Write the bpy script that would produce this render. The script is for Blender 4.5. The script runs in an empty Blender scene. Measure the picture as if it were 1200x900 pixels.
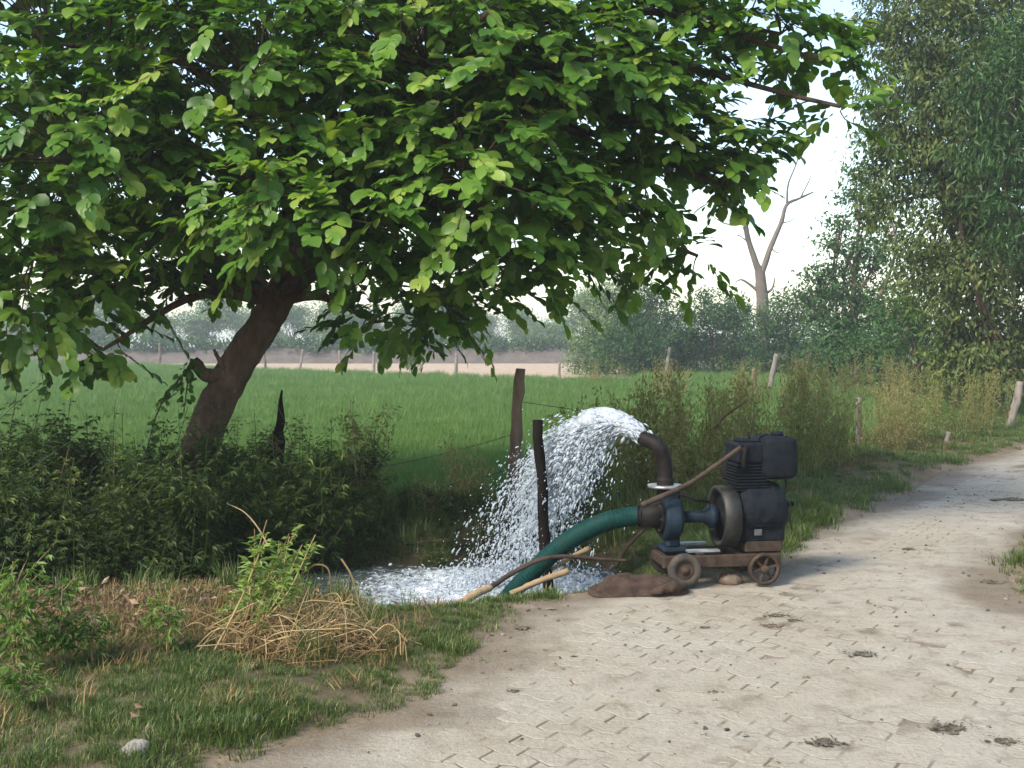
import bpy, math, random
import numpy as np
from mathutils import Vector, Matrix, Quaternion

random.seed(7)
RNG = np.random.default_rng(11)
SC = bpy.context.scene
COL = SC.collection

# ------------------------------------------------------------------ camera
CAM_H, FPX, PITCH = 1.70, 1300.0, math.atan(45.0 / 1300.0)      # pixel units of a 1200 x 900 picture
cam_d = bpy.data.cameras.new('camera')
cam_d.sensor_width = 36.0
cam_d.lens = 36.0 * FPX / 1200.0
cam_d.clip_end = 4000.0
cam = bpy.data.objects.new('camera', cam_d)
COL.objects.link(cam)
cam.location = (0, 0, CAM_H)
cam.rotation_euler = (math.pi / 2 - PITCH, 0, 0)
SC.camera = cam

# ------------------------------------------------------------------ sky and sun
SUN_EL = math.radians(43.0)
SUN_AZ = math.radians(226.0)          # compass from +Y towards +X : left of the camera, a little behind it
SUN_DIR = Vector((math.sin(SUN_AZ) * math.cos(SUN_EL), math.cos(SUN_AZ) * math.cos(SUN_EL), math.sin(SUN_EL)))
world = bpy.data.worlds.new('World')
SC.world = world
world.use_nodes = True
wn = world.node_tree.nodes
wn.clear()
w_out = wn.new('ShaderNodeOutputWorld')
w_bg = wn.new('ShaderNodeBackground')
w_sky = wn.new('ShaderNodeTexSky')
w_sky.sky_type = 'NISHITA'
w_sky.sun_disc = False
w_sky.sun_elevation = SUN_EL
w_sky.sun_rotation = SUN_AZ
w_sky.air_density = 1.35
w_sky.dust_density = 1.2
w_sky.ozone_density = 1.0
w_bg.inputs['Strength'].default_value = 0.125
world.node_tree.links.new(w_sky.outputs['Color'], w_bg.inputs['Color'])
world.node_tree.links.new(w_bg.outputs['Background'], w_out.inputs['Surface'])
sun_d = bpy.data.lights.new('sun', 'SUN')
sun_d.energy = 2.2
sun_d.angle = math.radians(14.0)
sun_d.color = (1.0, 0.93, 0.82)
sun = bpy.data.objects.new('sun', sun_d)
COL.objects.link(sun)
sun.rotation_euler = SUN_DIR.to_track_quat('Z', 'Y').to_euler()

SC.view_settings.view_transform = 'Standard'
SC.view_settings.look = 'None'
SC.view_settings.gamma = 1.0
SC.view_settings.exposure = 1.4
SC.view_settings.use_curve_mapping = False
SC.render.engine = 'CYCLES'
SC.cycles.use_denoising = True
SC.cycles.max_bounces = 6
SC.cycles.diffuse_bounces = 3
SC.cycles.glossy_bounces = 2
SC.cycles.transmission_bounces = 4
SC.cycles.transparent_max_bounces = 6
SC.cycles.volume_bounces = 1
SC.cycles.caustics_reflective = False
SC.cycles.caustics_refractive = False


# ------------------------------------------------------------------ geometry helpers
def at(x, y, depth):
    """point on the sight line of picture position (x, y) at world distance Y = depth"""
    a, b = (x - 600.0) / FPX, -(y - 450.0) / FPX
    c, s = math.cos(PITCH), math.sin(PITCH)
    dx, dy, dz = a, c + b * s, -s + b * c
    t = depth / dy
    return np.array([dx * t, depth, CAM_H + dz * t])


def on_ground(x, y, z=0.0):
    a, b = (x - 600.0) / FPX, -(y - 450.0) / FPX
    c, s = math.cos(PITCH), math.sin(PITCH)
    dx, dy, dz = a, c + b * s, -s + b * c
    t = (z - CAM_H) / dz
    return np.array([dx * t, dy * t, z])


def project(p):
    """picture position of an array of world points"""
    c, s = math.cos(PITCH), math.sin(PITCH)
    d = p - np.array([0, 0, CAM_H])
    f = d[:, 1] * c - d[:, 2] * s
    u = d[:, 1] * s + d[:, 2] * c
    f = np.maximum(f, 1e-3)
    return 600 + FPX * d[:, 0] / f, 450 - FPX * u / f, f


def sm(a, b, x):
    t = np.clip((x - a) / (b - a), 0, 1)
    return t * t * (3 - 2 * t)


def _hash(i, j, seed):
    h = (i.astype(np.int64) * 374761393 + j.astype(np.int64) * 668265263 + seed * 1442695040) & 0xffffffff
    h = ((h ^ (h >> 13)) * 1274126177) & 0xffffffff
    return ((h ^ (h >> 16)) & 0xffff) / 65535.0


def vnoise(x, y, seed=0):
    x, y = np.asarray(x, float), np.asarray(y, float)
    i, j = np.floor(x), np.floor(y)
    fx, fy = x - i, y - j
    fx, fy = fx * fx * (3 - 2 * fx), fy * fy * (3 - 2 * fy)
    i, j = i.astype(np.int64), j.astype(np.int64)
    a, b = _hash(i, j, seed), _hash(i + 1, j, seed)
    c, d = _hash(i, j + 1, seed), _hash(i + 1, j + 1, seed)
    return (a * (1 - fx) + b * fx) * (1 - fy) + (c * (1 - fx) + d * fx) * fy


def fbm(x, y, seed=0, o=4):
    v, a, t = 0, 0.5, 0
    for k in range(o):
        v = v + a * vnoise(np.asarray(x) * 2 ** k, np.asarray(y) * 2 ** k, seed + k * 17)
        t += a
        a *= 0.5
    return v / t


def norm(v):
    return v / np.maximum(np.linalg.norm(v, axis=-1, keepdims=True), 1e-9)


class MB:
    """collects geometry for one mesh"""

    def __init__(self):
        self.v, self.loops, self.sizes, self.n = [], [], [], 0
        self.rnd = []

    def add(self, verts, faces, rnd=None):
        verts = np.asarray(verts, float).reshape(-1, 3)
        self.v.append(verts)
        for f in faces:
            self.loops.append(np.asarray(f, np.int32) + self.n)
            self.sizes.append(np.array([len(f)], np.int32))
        self.n += len(verts)
        self.rnd.append(np.full(len(verts), 0.5) if rnd is None else np.broadcast_to(np.asarray(rnd, float), (len(verts),)))
        return self

    def add_array(self, verts, faces, rnd=None):
        """verts (N,3); faces (M,k) array"""
        verts = np.asarray(verts, float).reshape(-1, 3)
        faces = np.asarray(faces, np.int32)
        self.v.append(verts)
        self.loops.append((faces + self.n).ravel())
        self.sizes.append(np.full(len(faces), faces.shape[1], np.int32))
        self.n += len(verts)
        self.rnd.append(np.full(len(verts), 0.5) if rnd is None else np.broadcast_to(np.asarray(rnd, float), (len(verts),)))
        return self

    def mesh(self, name, mats, smooth=True, extra=None):
        me = bpy.data.meshes.new(name)
        v = np.concatenate(self.v)
        lo = np.concatenate(self.loops)
        sz = np.concatenate(self.sizes)
        st = np.concatenate([[0], np.cumsum(sz)[:-1]]).astype(np.int32)
        me.vertices.add(len(v))
        me.vertices.foreach_set('co', v.astype(np.float32).ravel())
        me.loops.add(len(lo))
        me.loops.foreach_set('vertex_index', lo.astype(np.int32))
        me.polygons.add(len(sz))
        me.polygons.foreach_set('loop_start', st)
        me.polygons.foreach_set('loop_total', sz)
        me.polygons.foreach_set('use_smooth', np.full(len(sz), bool(smooth)))
        a = me.attributes.new('rnd', 'FLOAT', 'POINT')
        a.data.foreach_set('value', np.concatenate(self.rnd).astype(np.float32))
        if extra is not None:
            for k, arr in extra.items():
                a = me.attributes.new(k, 'FLOAT_COLOR', 'POINT')
                a.data.foreach_set('color', arr.astype(np.float32).ravel())
        for m in (mats if isinstance(mats, (list, tuple)) else [mats]):
            me.materials.append(m)
        me.update()
        me.validate()
        return me

    def build(self, name, mat, parent=None, smooth=True, extra=None, loc=None, rotz=0.0):
        return link(name, self.mesh(name, mat, smooth, extra), parent, loc, rotz)


def link(name, data, parent=None, loc=None, rotz=0.0):
    o = bpy.data.objects.new(name, data)
    COL.objects.link(o)
    if parent is not None:
        o.parent = parent
    if loc is not None:
        o.location = loc
    o.rotation_euler = (0, 0, rotz)
    return o


def tag(o, label=None, cat=None, group=None, kind=None):
    if label:
        o['label'] = label
    if cat:
        o['category'] = cat
    if group:
        o['group'] = group
    if kind:
        o['kind'] = kind
    return o


def thing(name, label, cat, loc=(0, 0, 0), rotz=0.0, group=None):
    o = bpy.data.objects.new(name, None)
    o.empty_display_size = 0.1
    COL.objects.link(o)
    o.location = loc
    o.rotation_euler = (0, 0, rotz)
    return tag(o, label, cat, group)


def copy_tree(o, parent=None):
    c = o.copy()
    COL.objects.link(c)
    c.parent = parent
    for ch in list(o.children):
        copy_tree(ch, c)
    return c


def frames(pts):
    pts = np.asarray(pts, float)
    t = np.zeros_like(pts)
    t[1:-1] = pts[2:] - pts[:-2]
    t[0], t[-1] = pts[1] - pts[0], pts[-1] - pts[-2]
    t = norm(t)
    up = np.array([0, 0, 1.0]) if abs(t[0][2]) < 0.9 else np.array([1.0, 0, 0])
    n = np.cross(up, t[0])
    n /= np.linalg.norm(n)
    N, B = [], []
    for k in range(len(pts)):
        n = n - t[k] * np.dot(n, t[k])
        n /= max(np.linalg.norm(n), 1e-9)
        N.append(n.copy())
        B.append(np.cross(t[k], n))
    return t, np.array(N), np.array(B)


def tube(mb, pts, radii, sides=8, cap=True, rough=0.0, rnd=None, seed=0):
    pts = np.asarray(pts, float)
    n = len(pts)
    radii = np.broadcast_to(np.asarray(radii, float), (n,))
    t, N, B = frames(pts)
    ang = np.arange(sides) * 2 * math.pi / sides
    ring = pts[:, None] + radii[:, None, None] * (np.cos(ang)[None, :, None] * N[:, None] + np.sin(ang)[None, :, None] * B[:, None])
    if rough:
        rr = np.random.default_rng(seed).normal(0, 1, (n, sides))
        rr = (rr + np.roll(rr, 1, 0) + np.roll(rr, 1, 1)) / 1.7
        ring = ring + (ring - pts[:, None]) * rr[:, :, None] * rough
    v = ring.reshape(-1, 3)
    a = np.arange(n - 1)[:, None] * sides + np.arange(sides)[None]
    b = np.arange(n - 1)[:, None] * sides + (np.arange(sides)[None] + 1) % sides
    f = np.stack([a, b, b + sides, a + sides], -1).reshape(-1, 4)
    base = mb.n
    mb.add_array(v, f, rnd)
    if cap:
        mb.loops.append(np.arange(sides)[::-1].astype(np.int32) + base)
        mb.sizes.append(np.array([sides], np.int32))
        mb.loops.append(np.arange(sides).astype(np.int32) + base + (n - 1) * sides)
        mb.sizes.append(np.array([sides], np.int32))
    return mb


def curve(pts, n=12):
    """Catmull-Rom through pts"""
    p = np.asarray(pts, float)
    p = np.vstack([2 * p[0] - p[1], p, 2 * p[-1] - p[-2]])
    out = []
    for k in range(1, len(p) - 2):
        for s in np.linspace(0, 1, n, endpoint=False):
            a, b, c, d = p[k - 1], p[k], p[k + 1], p[k + 2]
            out.append(0.5 * (2 * b + (c - a) * s + (2 * a - 5 * b + 4 * c - d) * s ** 2 + (3 * b - a - 3 * c + d) * s ** 3))
    out.append(p[-2])
    return np.array(out)


def box(mb, c, s, bevel=0.0, rot=None, rnd=None):
    """bevelled box"""
    cx, cy, cz = c
    hx, hy, hz = s[0] / 2, s[1] / 2, s[2] / 2
    b = min(bevel, hx * .9, hy * .9, hz * .9)
    V, F = [], []
    if b <= 0:
        V = [(x, y, z) for x in (-hx, hx) for y in (-hy, hy) for z in (-hz, hz)]
        F = [(0, 1, 3, 2), (4, 6, 7, 5), (0, 4, 5, 1), (2, 3, 7, 6), (0, 2, 6, 4), (1, 5, 7, 3)]
    else:
        idx = {}
        for sx in (-1, 1):
            for sy in (-1, 1):
                for sz in (-1, 1):
                    idx[(sx, sy, sz, 0)] = len(V); V.append((sx * hx, sy * (hy - b), sz * (hz - b)))
                    idx[(sx, sy, sz, 1)] = len(V); V.append((sx * (hx - b), sy * hy, sz * (hz - b)))
                    idx[(sx, sy, sz, 2)] = len(V); V.append((sx * (hx - b), sy * (hy - b), sz * hz))
                    F.append((idx[(sx, sy, sz, 0)], idx[(sx, sy, sz, 1)], idx[(sx, sy, sz, 2)]))
        q = [(-1, -1), (1, -1), (1, 1), (-1, 1)]
        for s_ in (-1, 1):
            F.append([idx[(s_, a, c_, 0)] for a, c_ in q])
            F.append([idx[(a, s_, c_, 1)] for a, c_ in q])
            F.append([idx[(a, c_, s_, 2)] for a, c_ in q])
        for a in (-1, 1):
            for c_ in (-1, 1):
                F.append([idx[(a, c_, -1, 0)], idx[(a, c_, -1, 1)], idx[(a, c_, 1, 1)], idx[(a, c_, 1, 0)]])
                F.append([idx[(a, -1, c_, 0)], idx[(a, -1, c_, 2)], idx[(a, 1, c_, 2)], idx[(a, 1, c_, 0)]])
                F.append([idx[(-1, a, c_, 1)], idx[(-1, a, c_, 2)], idx[(1, a, c_, 2)], idx[(1, a, c_, 1)]])
    V = np.array(V, float)
    if rot is not None:
        V = V @ np.array(rot).T
    mb.add(V + np.array([cx, cy, cz]), F, rnd)
    return mb


def lathe(mb, prof, c, axis='x', sides=24, rnd=None, closed=False):
    """profile (r, h) revolved about an axis through c"""
    prof = np.asarray(prof, float)
    ang = np.arange(sides) * 2 * math.pi / sides
    n = len(prof)
    V = np.zeros((n, sides, 3))
    r, h = prof[:, 0][:, None], prof[:, 1][:, None]
    if axis == 'x':
        V[..., 0] = h; V[..., 1] = r * np.cos(ang); V[..., 2] = r * np.sin(ang)
    elif axis == 'y':
        V[..., 1] = h; V[..., 2] = r * np.cos(ang); V[..., 0] = r * np.sin(ang)
    else:
        V[..., 2] = h; V[..., 0] = r * np.cos(ang); V[..., 1] = r * np.sin(ang)
    V = V.reshape(-1, 3) + np.asarray(c, float)
    m = n if closed else n - 1
    a = np.arange(m)[:, None] * sides + np.arange(sides)[None]
    b = np.arange(m)[:, None] * sides + (np.arange(sides)[None] + 1) % sides
    nx = ((np.arange(m) + 1) % n)[:, None] * sides
    f = np.stack([a, b, nx + (np.arange(sides)[None] + 1) % sides, nx + np.arange(sides)[None]], -1).reshape(-1, 4)
    mb.add_array(V, f, rnd)
    return mb


# leaf templates: (side, along, lift)
LEAF_V = np.array([[0, 0, 0], [-.36, .22, .05], [0, .25, 0], [.36, .22, .05], [-.5, .52, .07], [0, .55, .01], [.5, .52, .07],
                   [-.36, .80, .02], [0, .82, -.03], [.36, .80, .02], [0, 1.0, -.10]])
LEAF_F = [(0, 2, 1), (0, 3, 2), (1, 2, 5, 4), (2, 3, 6, 5), (4, 5, 8, 7), (5, 6, 9, 8), (7, 8, 10), (8, 9, 10)]
DIA_V = np.array([[0, 0, 0], [-.5, .45, .08], [0, 1, -.05], [.5, .45, .08]])
DIA_F = [(0, 3, 2, 1)]
DIA2_V = np.array([[0, 0, 0], [-.5, .45, .12], [0, .5, 0], [.5, .45, .12], [0, 1, -.1]])
DIA2_F = [(0, 2, 1), (0, 3, 2), (1, 2, 4), (2, 3, 4)]


def leaves(mb, o, d, nrm, L, W, rnd, tv=DIA_V, tf=DIA_F):
    """many leaves at once: origin o, axis d, normal nrm (N,3), length, width (N)"""
    o, d, nrm = np.asarray(o, float), norm(np.asarray(d, float)), np.asarray(nrm, float)
    side = norm(np.cross(d, nrm))
    nn = np.cross(side, d)
    N = len(o)
    L = np.broadcast_to(np.asarray(L, float), (N,))[:, None, None]
    W = np.broadcast_to(np.asarray(W, float), (N,))[:, None, None]
    V = o[:, None] + side[:, None] * tv[None, :, 0:1] * W + d[:, None] * tv[None, :, 1:2] * L + nn[:, None] * tv[None, :, 2:3] * L
    k = len(tv)
    base = mb.n
    mb.v.append(V.reshape(-1, 3))
    off = (np.arange(N) * k)[:, None] + base
    by = {}
    for f in tf:
        by.setdefault(len(f), []).append(f)
    for sz, fl in by.items():
        fl = np.array(fl)
        mb.loops.append((off[:, None, :] + fl[None]).astype(np.int32).ravel())
        mb.sizes.append(np.full(N * len(fl), sz, np.int32))
    mb.n += N * k
    mb.rnd.append(np.repeat(np.broadcast_to(np.asarray(rnd, float), (N,)), k))
    return mb


# ------------------------------------------------------------------ materials
MATS = {}


class NT:
    def __init__(self, name):
        self.m = bpy.data.materials.new(name)
        self.m.use_nodes = True
        self.t = self.m.node_tree
        self.t.nodes.clear()
        self.out = self.t.nodes.new('ShaderNodeOutputMaterial')

    def n(self, typ, **kw):
        nd = self.t.nodes.new(typ)
        for k, v in kw.items():
            if k in nd.inputs:
                nd.inputs[k].default_value = v
            else:
                setattr(nd, k, v)
        return nd

    def l(self, a, b):
        self.t.links.new(a, b)

    def noise(self, scale, detail=4, rough=0.6, coord='Object', vec=None):
        nz = self.n('ShaderNodeTexNoise')
        nz.inputs['Scale'].default_value = scale
        nz.inputs['Detail'].default_value = detail
        nz.inputs['Roughness'].default_value = rough
        if vec is None:
            tc = self.n('ShaderNodeTexCoord')
            vec = tc.outputs[coord]
        self.l(vec, nz.inputs['Vector'])
        return nz.outputs['Fac']

    def ramp(self, fac, stops):
        r = self.n('ShaderNodeValToRGB')
        els = r.color_ramp.elements
        while len(els) < len(stops):
            els.new(0.5)
        for e, (p, c) in zip(els, stops):
            e.position = p
            e.color = (c[0], c[1], c[2], 1) if hasattr(c, '__len__') else (c, c, c, 1)
        self.l(fac, r.inputs['Fac'])
        return r.outputs['Color']

    def mix(self, fac, a, b, mode='MIX'):
        m = self.n('ShaderNodeMix', data_type='RGBA', blend_type=mode)
        for s, x in ((m.inputs[0], fac), (m.inputs[6], a), (m.inputs[7], b)):
            if isinstance(x, (int, float)):
                s.default_value = x
            elif isinstance(x, tuple):
                s.default_value = (x[0], x[1], x[2], 1)
            else:
                self.l(x, s)
        return m.outputs[2]

    def bump(self, h, strength=0.3, dist=0.01):
        b = self.n('ShaderNodeBump')
        b.inputs['Strength'].default_value = strength
        b.inputs['Distance'].default_value = dist
        self.l(h, b.inputs['Height'])
        return b.outputs['Normal']


def mat_basic(name, c1, c2, scale=6.0, rough=0.8, metal=0.0, bump=0.3, bdist=0.01, c3=None, detail=5, spec=0.3, streak=None):
    t = NT(name)
    tc = t.n('ShaderNodeTexCoord')
    vec = tc.outputs['Object']
    if streak:
        mp = t.n('ShaderNodeMapping')
        mp.inputs['Scale'].default_value = streak
        t.l(vec, mp.inputs['Vector'])
        vec = mp.outputs['Vector']
    f = t.noise(scale, detail, 0.65, vec=vec)
    stops = [(0.32, c1), (0.68, c2)] if c3 is None else [(0.3, c1), (0.5, c2), (0.68, c3)]
    col = t.ramp(f, stops)
    p = t.n('ShaderNodeBsdfPrincipled')
    t.l(col, p.inputs['Base Color'])
    p.inputs['Roughness'].default_value = rough
    p.inputs['Metallic'].default_value = metal
    p.inputs['Specular IOR Level'].default_value = spec
    if bump:
        f2 = t.noise(scale * 4, 6, 0.7, vec=vec)
        t.l(t.bump(f2, bump, bdist), p.inputs['Normal'])
    t.l(p.outputs[0], t.out.inputs['Surface'])
    MATS[name] = t.m
    return t.m


def mat_leaf(name, stops, rough=0.45, trans=0.35, spec=0.35, objrand=0.0, trans_col=(1.15, 1.25, 0.5)):
    """leaf colour from the per-leaf attribute rnd, light passing through"""
    t = NT(name)
    at_ = t.n('ShaderNodeAttribute', attribute_name='rnd')
    fac = at_.outputs['Fac']
    if objrand:
        oi = t.n('ShaderNodeObjectInfo')
        ma = t.n('ShaderNodeMath', operation='MULTIPLY_ADD')
        t.l(oi.outputs['Random'], ma.inputs[0])
        ma.inputs[1].default_value = objrand
        t.l(fac, ma.inputs[2])
        sb = t.n('ShaderNodeMath', operation='SUBTRACT')
        t.l(ma.outputs[0], sb.inputs[0])
        sb.inputs[1].default_value = objrand / 2
        fac = sb.outputs[0]
    col = t.ramp(fac, stops)
    p = t.n('ShaderNodeBsdfPrincipled')
    t.l(col, p.inputs['Base Color'])
    p.inputs['Roughness'].default_value = rough
    p.inputs['Specular IOR Level'].default_value = spec
    tr = t.n('ShaderNodeBsdfTranslucent')
    c2 = t.mix(1.0, col, trans_col, 'MULTIPLY')
    t.l(c2, tr.inputs['Color'])
    ms = t.n('ShaderNodeMixShader')
    ms.inputs[0].default_value = trans
    t.l(p.outputs[0], ms.inputs[1])
    t.l(tr.outputs[0], ms.inputs[2])
    t.l(ms.outputs[0], t.out.inputs['Surface'])
    MATS[name] = t.m
    return t.m


M_LEAF = mat_leaf('broad_leaf', [(0.0, (.020, .062, .011)), (0.45, (.064, .150, .019)), (0.8, (.145, .255, .030)), (1.0, (.26, .34, .06))],
                  rough=0.42, trans=0.40, spec=0.35)
M_BARK = mat_basic('bark', (.058, .038, .027), (.15, .098, .066), 6.0, 0.9, bump=1.0, bdist=0.06, c3=(.25, .18, .13), streak=(1, 1, .4), detail=8, spec=0.15)
M_DEADBARK = mat_basic('charred_bark', (.004, .0035, .0035), (.014, .011, .009), 9, 0.95, bump=0.8, bdist=0.02, streak=(1, 1, .3), spec=0.04)
M_DEADTREE = mat_basic('dead_tree_bark', (.085, .066, .052), (.16, .13, .105), 3, 0.9, bump=0.5, bdist=0.05, streak=(1, 1, .25))
M_POST = mat_basic('weathered_wood', (.08, .052, .034), (.22, .155, .105), 9, 0.9, bump=0.7, bdist=0.02, streak=(1, 1, .25))
M_PALEPOST = mat_basic('pale_wood', (.13, .11, .09), (.26, .22, .185), 9, 0.9, bump=0.5, bdist=0.02, streak=(1, 1, .25))
M_STICK = mat_basic('peeled_stick', (.18, .115, .06), (.34, .25, .14), 10, 0.85, bump=0.4, streak=(.3, 1, 1))
M_DARKSTICK = mat_basic('dark_stick', (.026, .018, .013), (.07, .047, .033), 10, 0.9, bump=0.5)
M_STRAW = mat_leaf('straw', [(0, (.10, .058, .026)), (.5, (.24, .155, .068)), (1, (.42, .31, .15))], 0.7, 0.15, 0.2, trans_col=(1, .9, .6))
M_DRYLEAF = mat_leaf('dry_leaf', [(0, (.10, .065, .04)), (.5, (.20, .13, .085)), (1, (.34, .25, .16))], 0.8, 0.15, 0.2, trans_col=(1, .8, .5))
M_GRASS = mat_leaf('grass_blade', [(0, (.038, .066, .016)), (.45, (.072, .118, .026)), (.8, (.12, .16, .038)), (1, (.29, .25, .11))], 0.5, 0.3, 0.3, objrand=0.35)
M_CROP = mat_leaf('crop_blade', [(0, (.065, .135, .028)), (.5, (.115, .205, .046)), (1, (.175, .26, .062))], 0.5, 0.3, 0.3, objrand=0.4)
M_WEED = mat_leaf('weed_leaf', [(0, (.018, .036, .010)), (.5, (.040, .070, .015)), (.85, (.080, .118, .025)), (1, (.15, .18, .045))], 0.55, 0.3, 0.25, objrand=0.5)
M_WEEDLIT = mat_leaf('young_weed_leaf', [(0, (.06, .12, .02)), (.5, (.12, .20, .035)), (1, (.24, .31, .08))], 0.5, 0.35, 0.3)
M_DRYSHRUB = mat_leaf('dry_shrub_leaf', [(0, (.075, .105, .026)), (.45, (.16, .172, .050)), (.75, (.25, .215, .088)), (1, (.26, .18, .10))], 0.7, 0.25, 0.2)
M_BUSH = mat_leaf('bush_leaf', [(0, (.016, .046, .010)), (.5, (.036, .092, .018)), (1, (.080, .155, .030))], 0.5, 0.25, 0.3)
M_TALLTREE = mat_leaf('tall_tree_leaf', [(0, (.026, .052, .014)), (.45, (.072, .112, .026)), (.8, (.14, .18, .042)), (1, (.23, .25, .07))], 0.5, 0.35, 0.35)
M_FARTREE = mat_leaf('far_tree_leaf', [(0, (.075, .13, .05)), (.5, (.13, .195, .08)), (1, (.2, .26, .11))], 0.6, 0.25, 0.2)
M_ENGINE = mat_basic('engine_paint', (.0028, .0036, .0050), (.012, .0145, .018), 9, 0.65, 0.0, bump=0.5, c3=(.0048, .0066, .0096), spec=0.06)
M_PUMPBLUE = mat_basic('blue_pump_paint', (.003, .008, .014), (.013, .026, .040), 9, 0.6, 0.0, bump=0.4, spec=0.2)
M_IRON = mat_basic('rusty_iron', (.026, .018, .013), (.080, .052, .035), 14, 0.75, 0.3, bump=0.4)
M_STEEL = mat_basic('worn_flywheel', (.016, .0155, .014), (.050, .047, .042), 8, 0.55, 0.4, bump=0.15)
M_BRIGHT = mat_basic('worn_bright_metal', (.18, .18, .175), (.42, .42, .41), 10, 0.35, 0.6, bump=0.1)
M_BLACKPIPE = mat_basic('black_pipe', (.005, .0045, .0045), (.018, .014, .013), 9, 0.6, 0.0, bump=0.4, spec=0.14)
M_HOSE = mat_basic('green_hose', (.002, .018, .017), (.005, .036, .031), 6, 0.6, 0.0, bump=0.3, spec=0.10, c3=(.012, .028, .024))
M_SACK = mat_basic('burlap', (.026, .016, .011), (.070, .043, .029), 12, 0.95, bump=0.6, bdist=0.01)
M_STONE = mat_basic('stone', (.16, .135, .11), (.32, .29, .255), 14, 0.9, bump=0.6, bdist=0.01)
M_BRICK = mat_basic('old_brick', (.09, .060, .042), (.18, .135, .10), 16, 0.9, bump=0.6, bdist=0.01)
M_WIRE = mat_basic('rusty_wire', (.07, .055, .045), (.13, .1, .08), 20, 0.7, 0.4, bump=0)
M_DUNG = mat_basic('dark_litter', (.05, .042, .030), (.17, .145, .105), 14, 0.95, bump=0.7, bdist=0.02)


def mat_ground():
    t = NT('soil')
    a = t.n('ShaderNodeAttribute', attribute_name='alb')
    f1 = t.noise(1.3, 6, 0.6)
    f2 = t.noise(9.0, 6, 0.7)
    f3 = t.noise(60.0, 4, 0.7)
    g1 = t.ramp(f1, [(.3, (.72, .70, .66)), (.7, (1.25, 1.24, 1.2))])
    g2 = t.ramp(f2, [(.3, (.75, .74, .72)), (.7, (1.2, 1.2, 1.2))])
    g3 = t.ramp(f3, [(.3, (.82, .82, .8)), (.7, (1.15, 1.15, 1.15))])
    c = t.mix(1, t.mix(1, t.mix(1, a.outputs['Color'], g1, 'MULTIPLY'), g2, 'MULTIPLY'), g3, 'MULTIPLY')
    p = t.n('ShaderNodeBsdfPrincipled', Roughness=0.95)
    p.inputs['Specular IOR Level'].default_value = 0.15
    t.l(c, p.inputs['Base Color'])
    t.l(t.bump(f2, 0.5, 0.04), p.inputs['Normal'])
    t.l(p.outputs[0], t.out.inputs['Surface'])
    return t.m


def mat_dust(name, tint=1.0):
    """dusty path surface: pale dust, tan dirt and small dark crumbs"""
    t = NT(name)
    geo = t.n('ShaderNodeNewGeometry')
    pos = geo.outputs['Position']
    a = t.n('ShaderNodeAttribute', attribute_name='alb')
    f1 = t.noise(0.9, 6, 0.62, vec=pos)
    f2 = t.noise(5.0, 7, 0.7, vec=pos)
    f3 = t.noise(38.0, 5, 0.7, vec=pos)
    mp = t.n('ShaderNodeMapping')
    mp.inputs['Rotation'].default_value = (0, 0, -0.6)
    mp.inputs['Scale'].default_value = (7.0, 18.0, 7.0)
    t.l(pos, mp.inputs['Vector'])
    f4 = t.noise(1.0, 5, 0.65, vec=mp.outputs['Vector'])
    base = t.ramp(f1, [(.28, (.295, .250, .188)), (.48, (.335, .294, .230)), (.70, (.36, .324, .265))])
    g2 = t.ramp(f2, [(.28, (.82, .80, .77)), (.5, (1.0, 1.0, 1.0)), (.75, (1.08, 1.08, 1.08))])
    g3 = t.ramp(f3, [(.25, (.80, .79, .77)), (.5, (1, 1, 1)), (.8, (1.1, 1.1, 1.1))])
    g4 = t.ramp(f4, [(.27, (.68, .63, .58)), (.38, (1, 1, 1)), (1, (1, 1, 1))])
    c = t.mix(1, t.mix(1, t.mix(1, base, g2, 'MULTIPLY'), g3, 'MULTIPLY'), g4, 'MULTIPLY')
    c = t.mix(a.outputs['Alpha'], c, a.outputs['Color']) if name == 'road_dust' else c
    p = t.n('ShaderNodeBsdfPrincipled', Roughness=0.95)
    p.inputs['Specular IOR Level'].default_value = 0.15
    if name == 'road_dust':
        c = t.mix(1, c, g2, 'MULTIPLY')
    t.l(c, p.inputs['Base Color'])
    ad = t.n('ShaderNodeMath', operation='ADD')
    t.l(f2, ad.inputs[0]); t.l(f3, ad.inputs[1])
    t.l(t.bump(ad.outputs[0], 0.7, 0.022), p.inputs['Normal'])
    t.l(p.outputs[0], t.out.inputs['Surface'])
    return t.m


M_GROUND = mat_ground()
M_ROAD = mat_dust('road_dust')
M_PAVER = mat_dust('dusty_paver')


def mat_water():
    t = NT('ditch_water')
    a = t.n('ShaderNodeAttribute', attribute_name='alb')
    p = t.n('ShaderNodeBsdfPrincipled', Roughness=0.06)
    p.inputs['IOR'].default_value = 1.33
    f = t.noise(14.0, 6, 0.75)
    ad = t.n('ShaderNodeMath', operation='MULTIPLY_ADD')
    t.l(a.outputs['Fac'], ad.inputs[0]); ad.inputs[1].default_value = 0.36
    t.l(f, ad.inputs[2])
    fm = t.ramp(ad.outputs[0], [(.66, (0, 0, 0)), (.96, (1, 1, 1))])
    t.l(t.mix(fm, (.035, .045, .045), (.72, .78, .83)), p.inputs['Base Color'])
    t.l(t.mix(fm, (.05, .05, .05), (.5, .5, .5)), p.inputs['Roughness'])
    t.l(t.bump(f, 0.5, 0.04), p.inputs['Normal'])
    t.l(p.outputs[0], t.out.inputs['Surface'])
    return t.m


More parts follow.
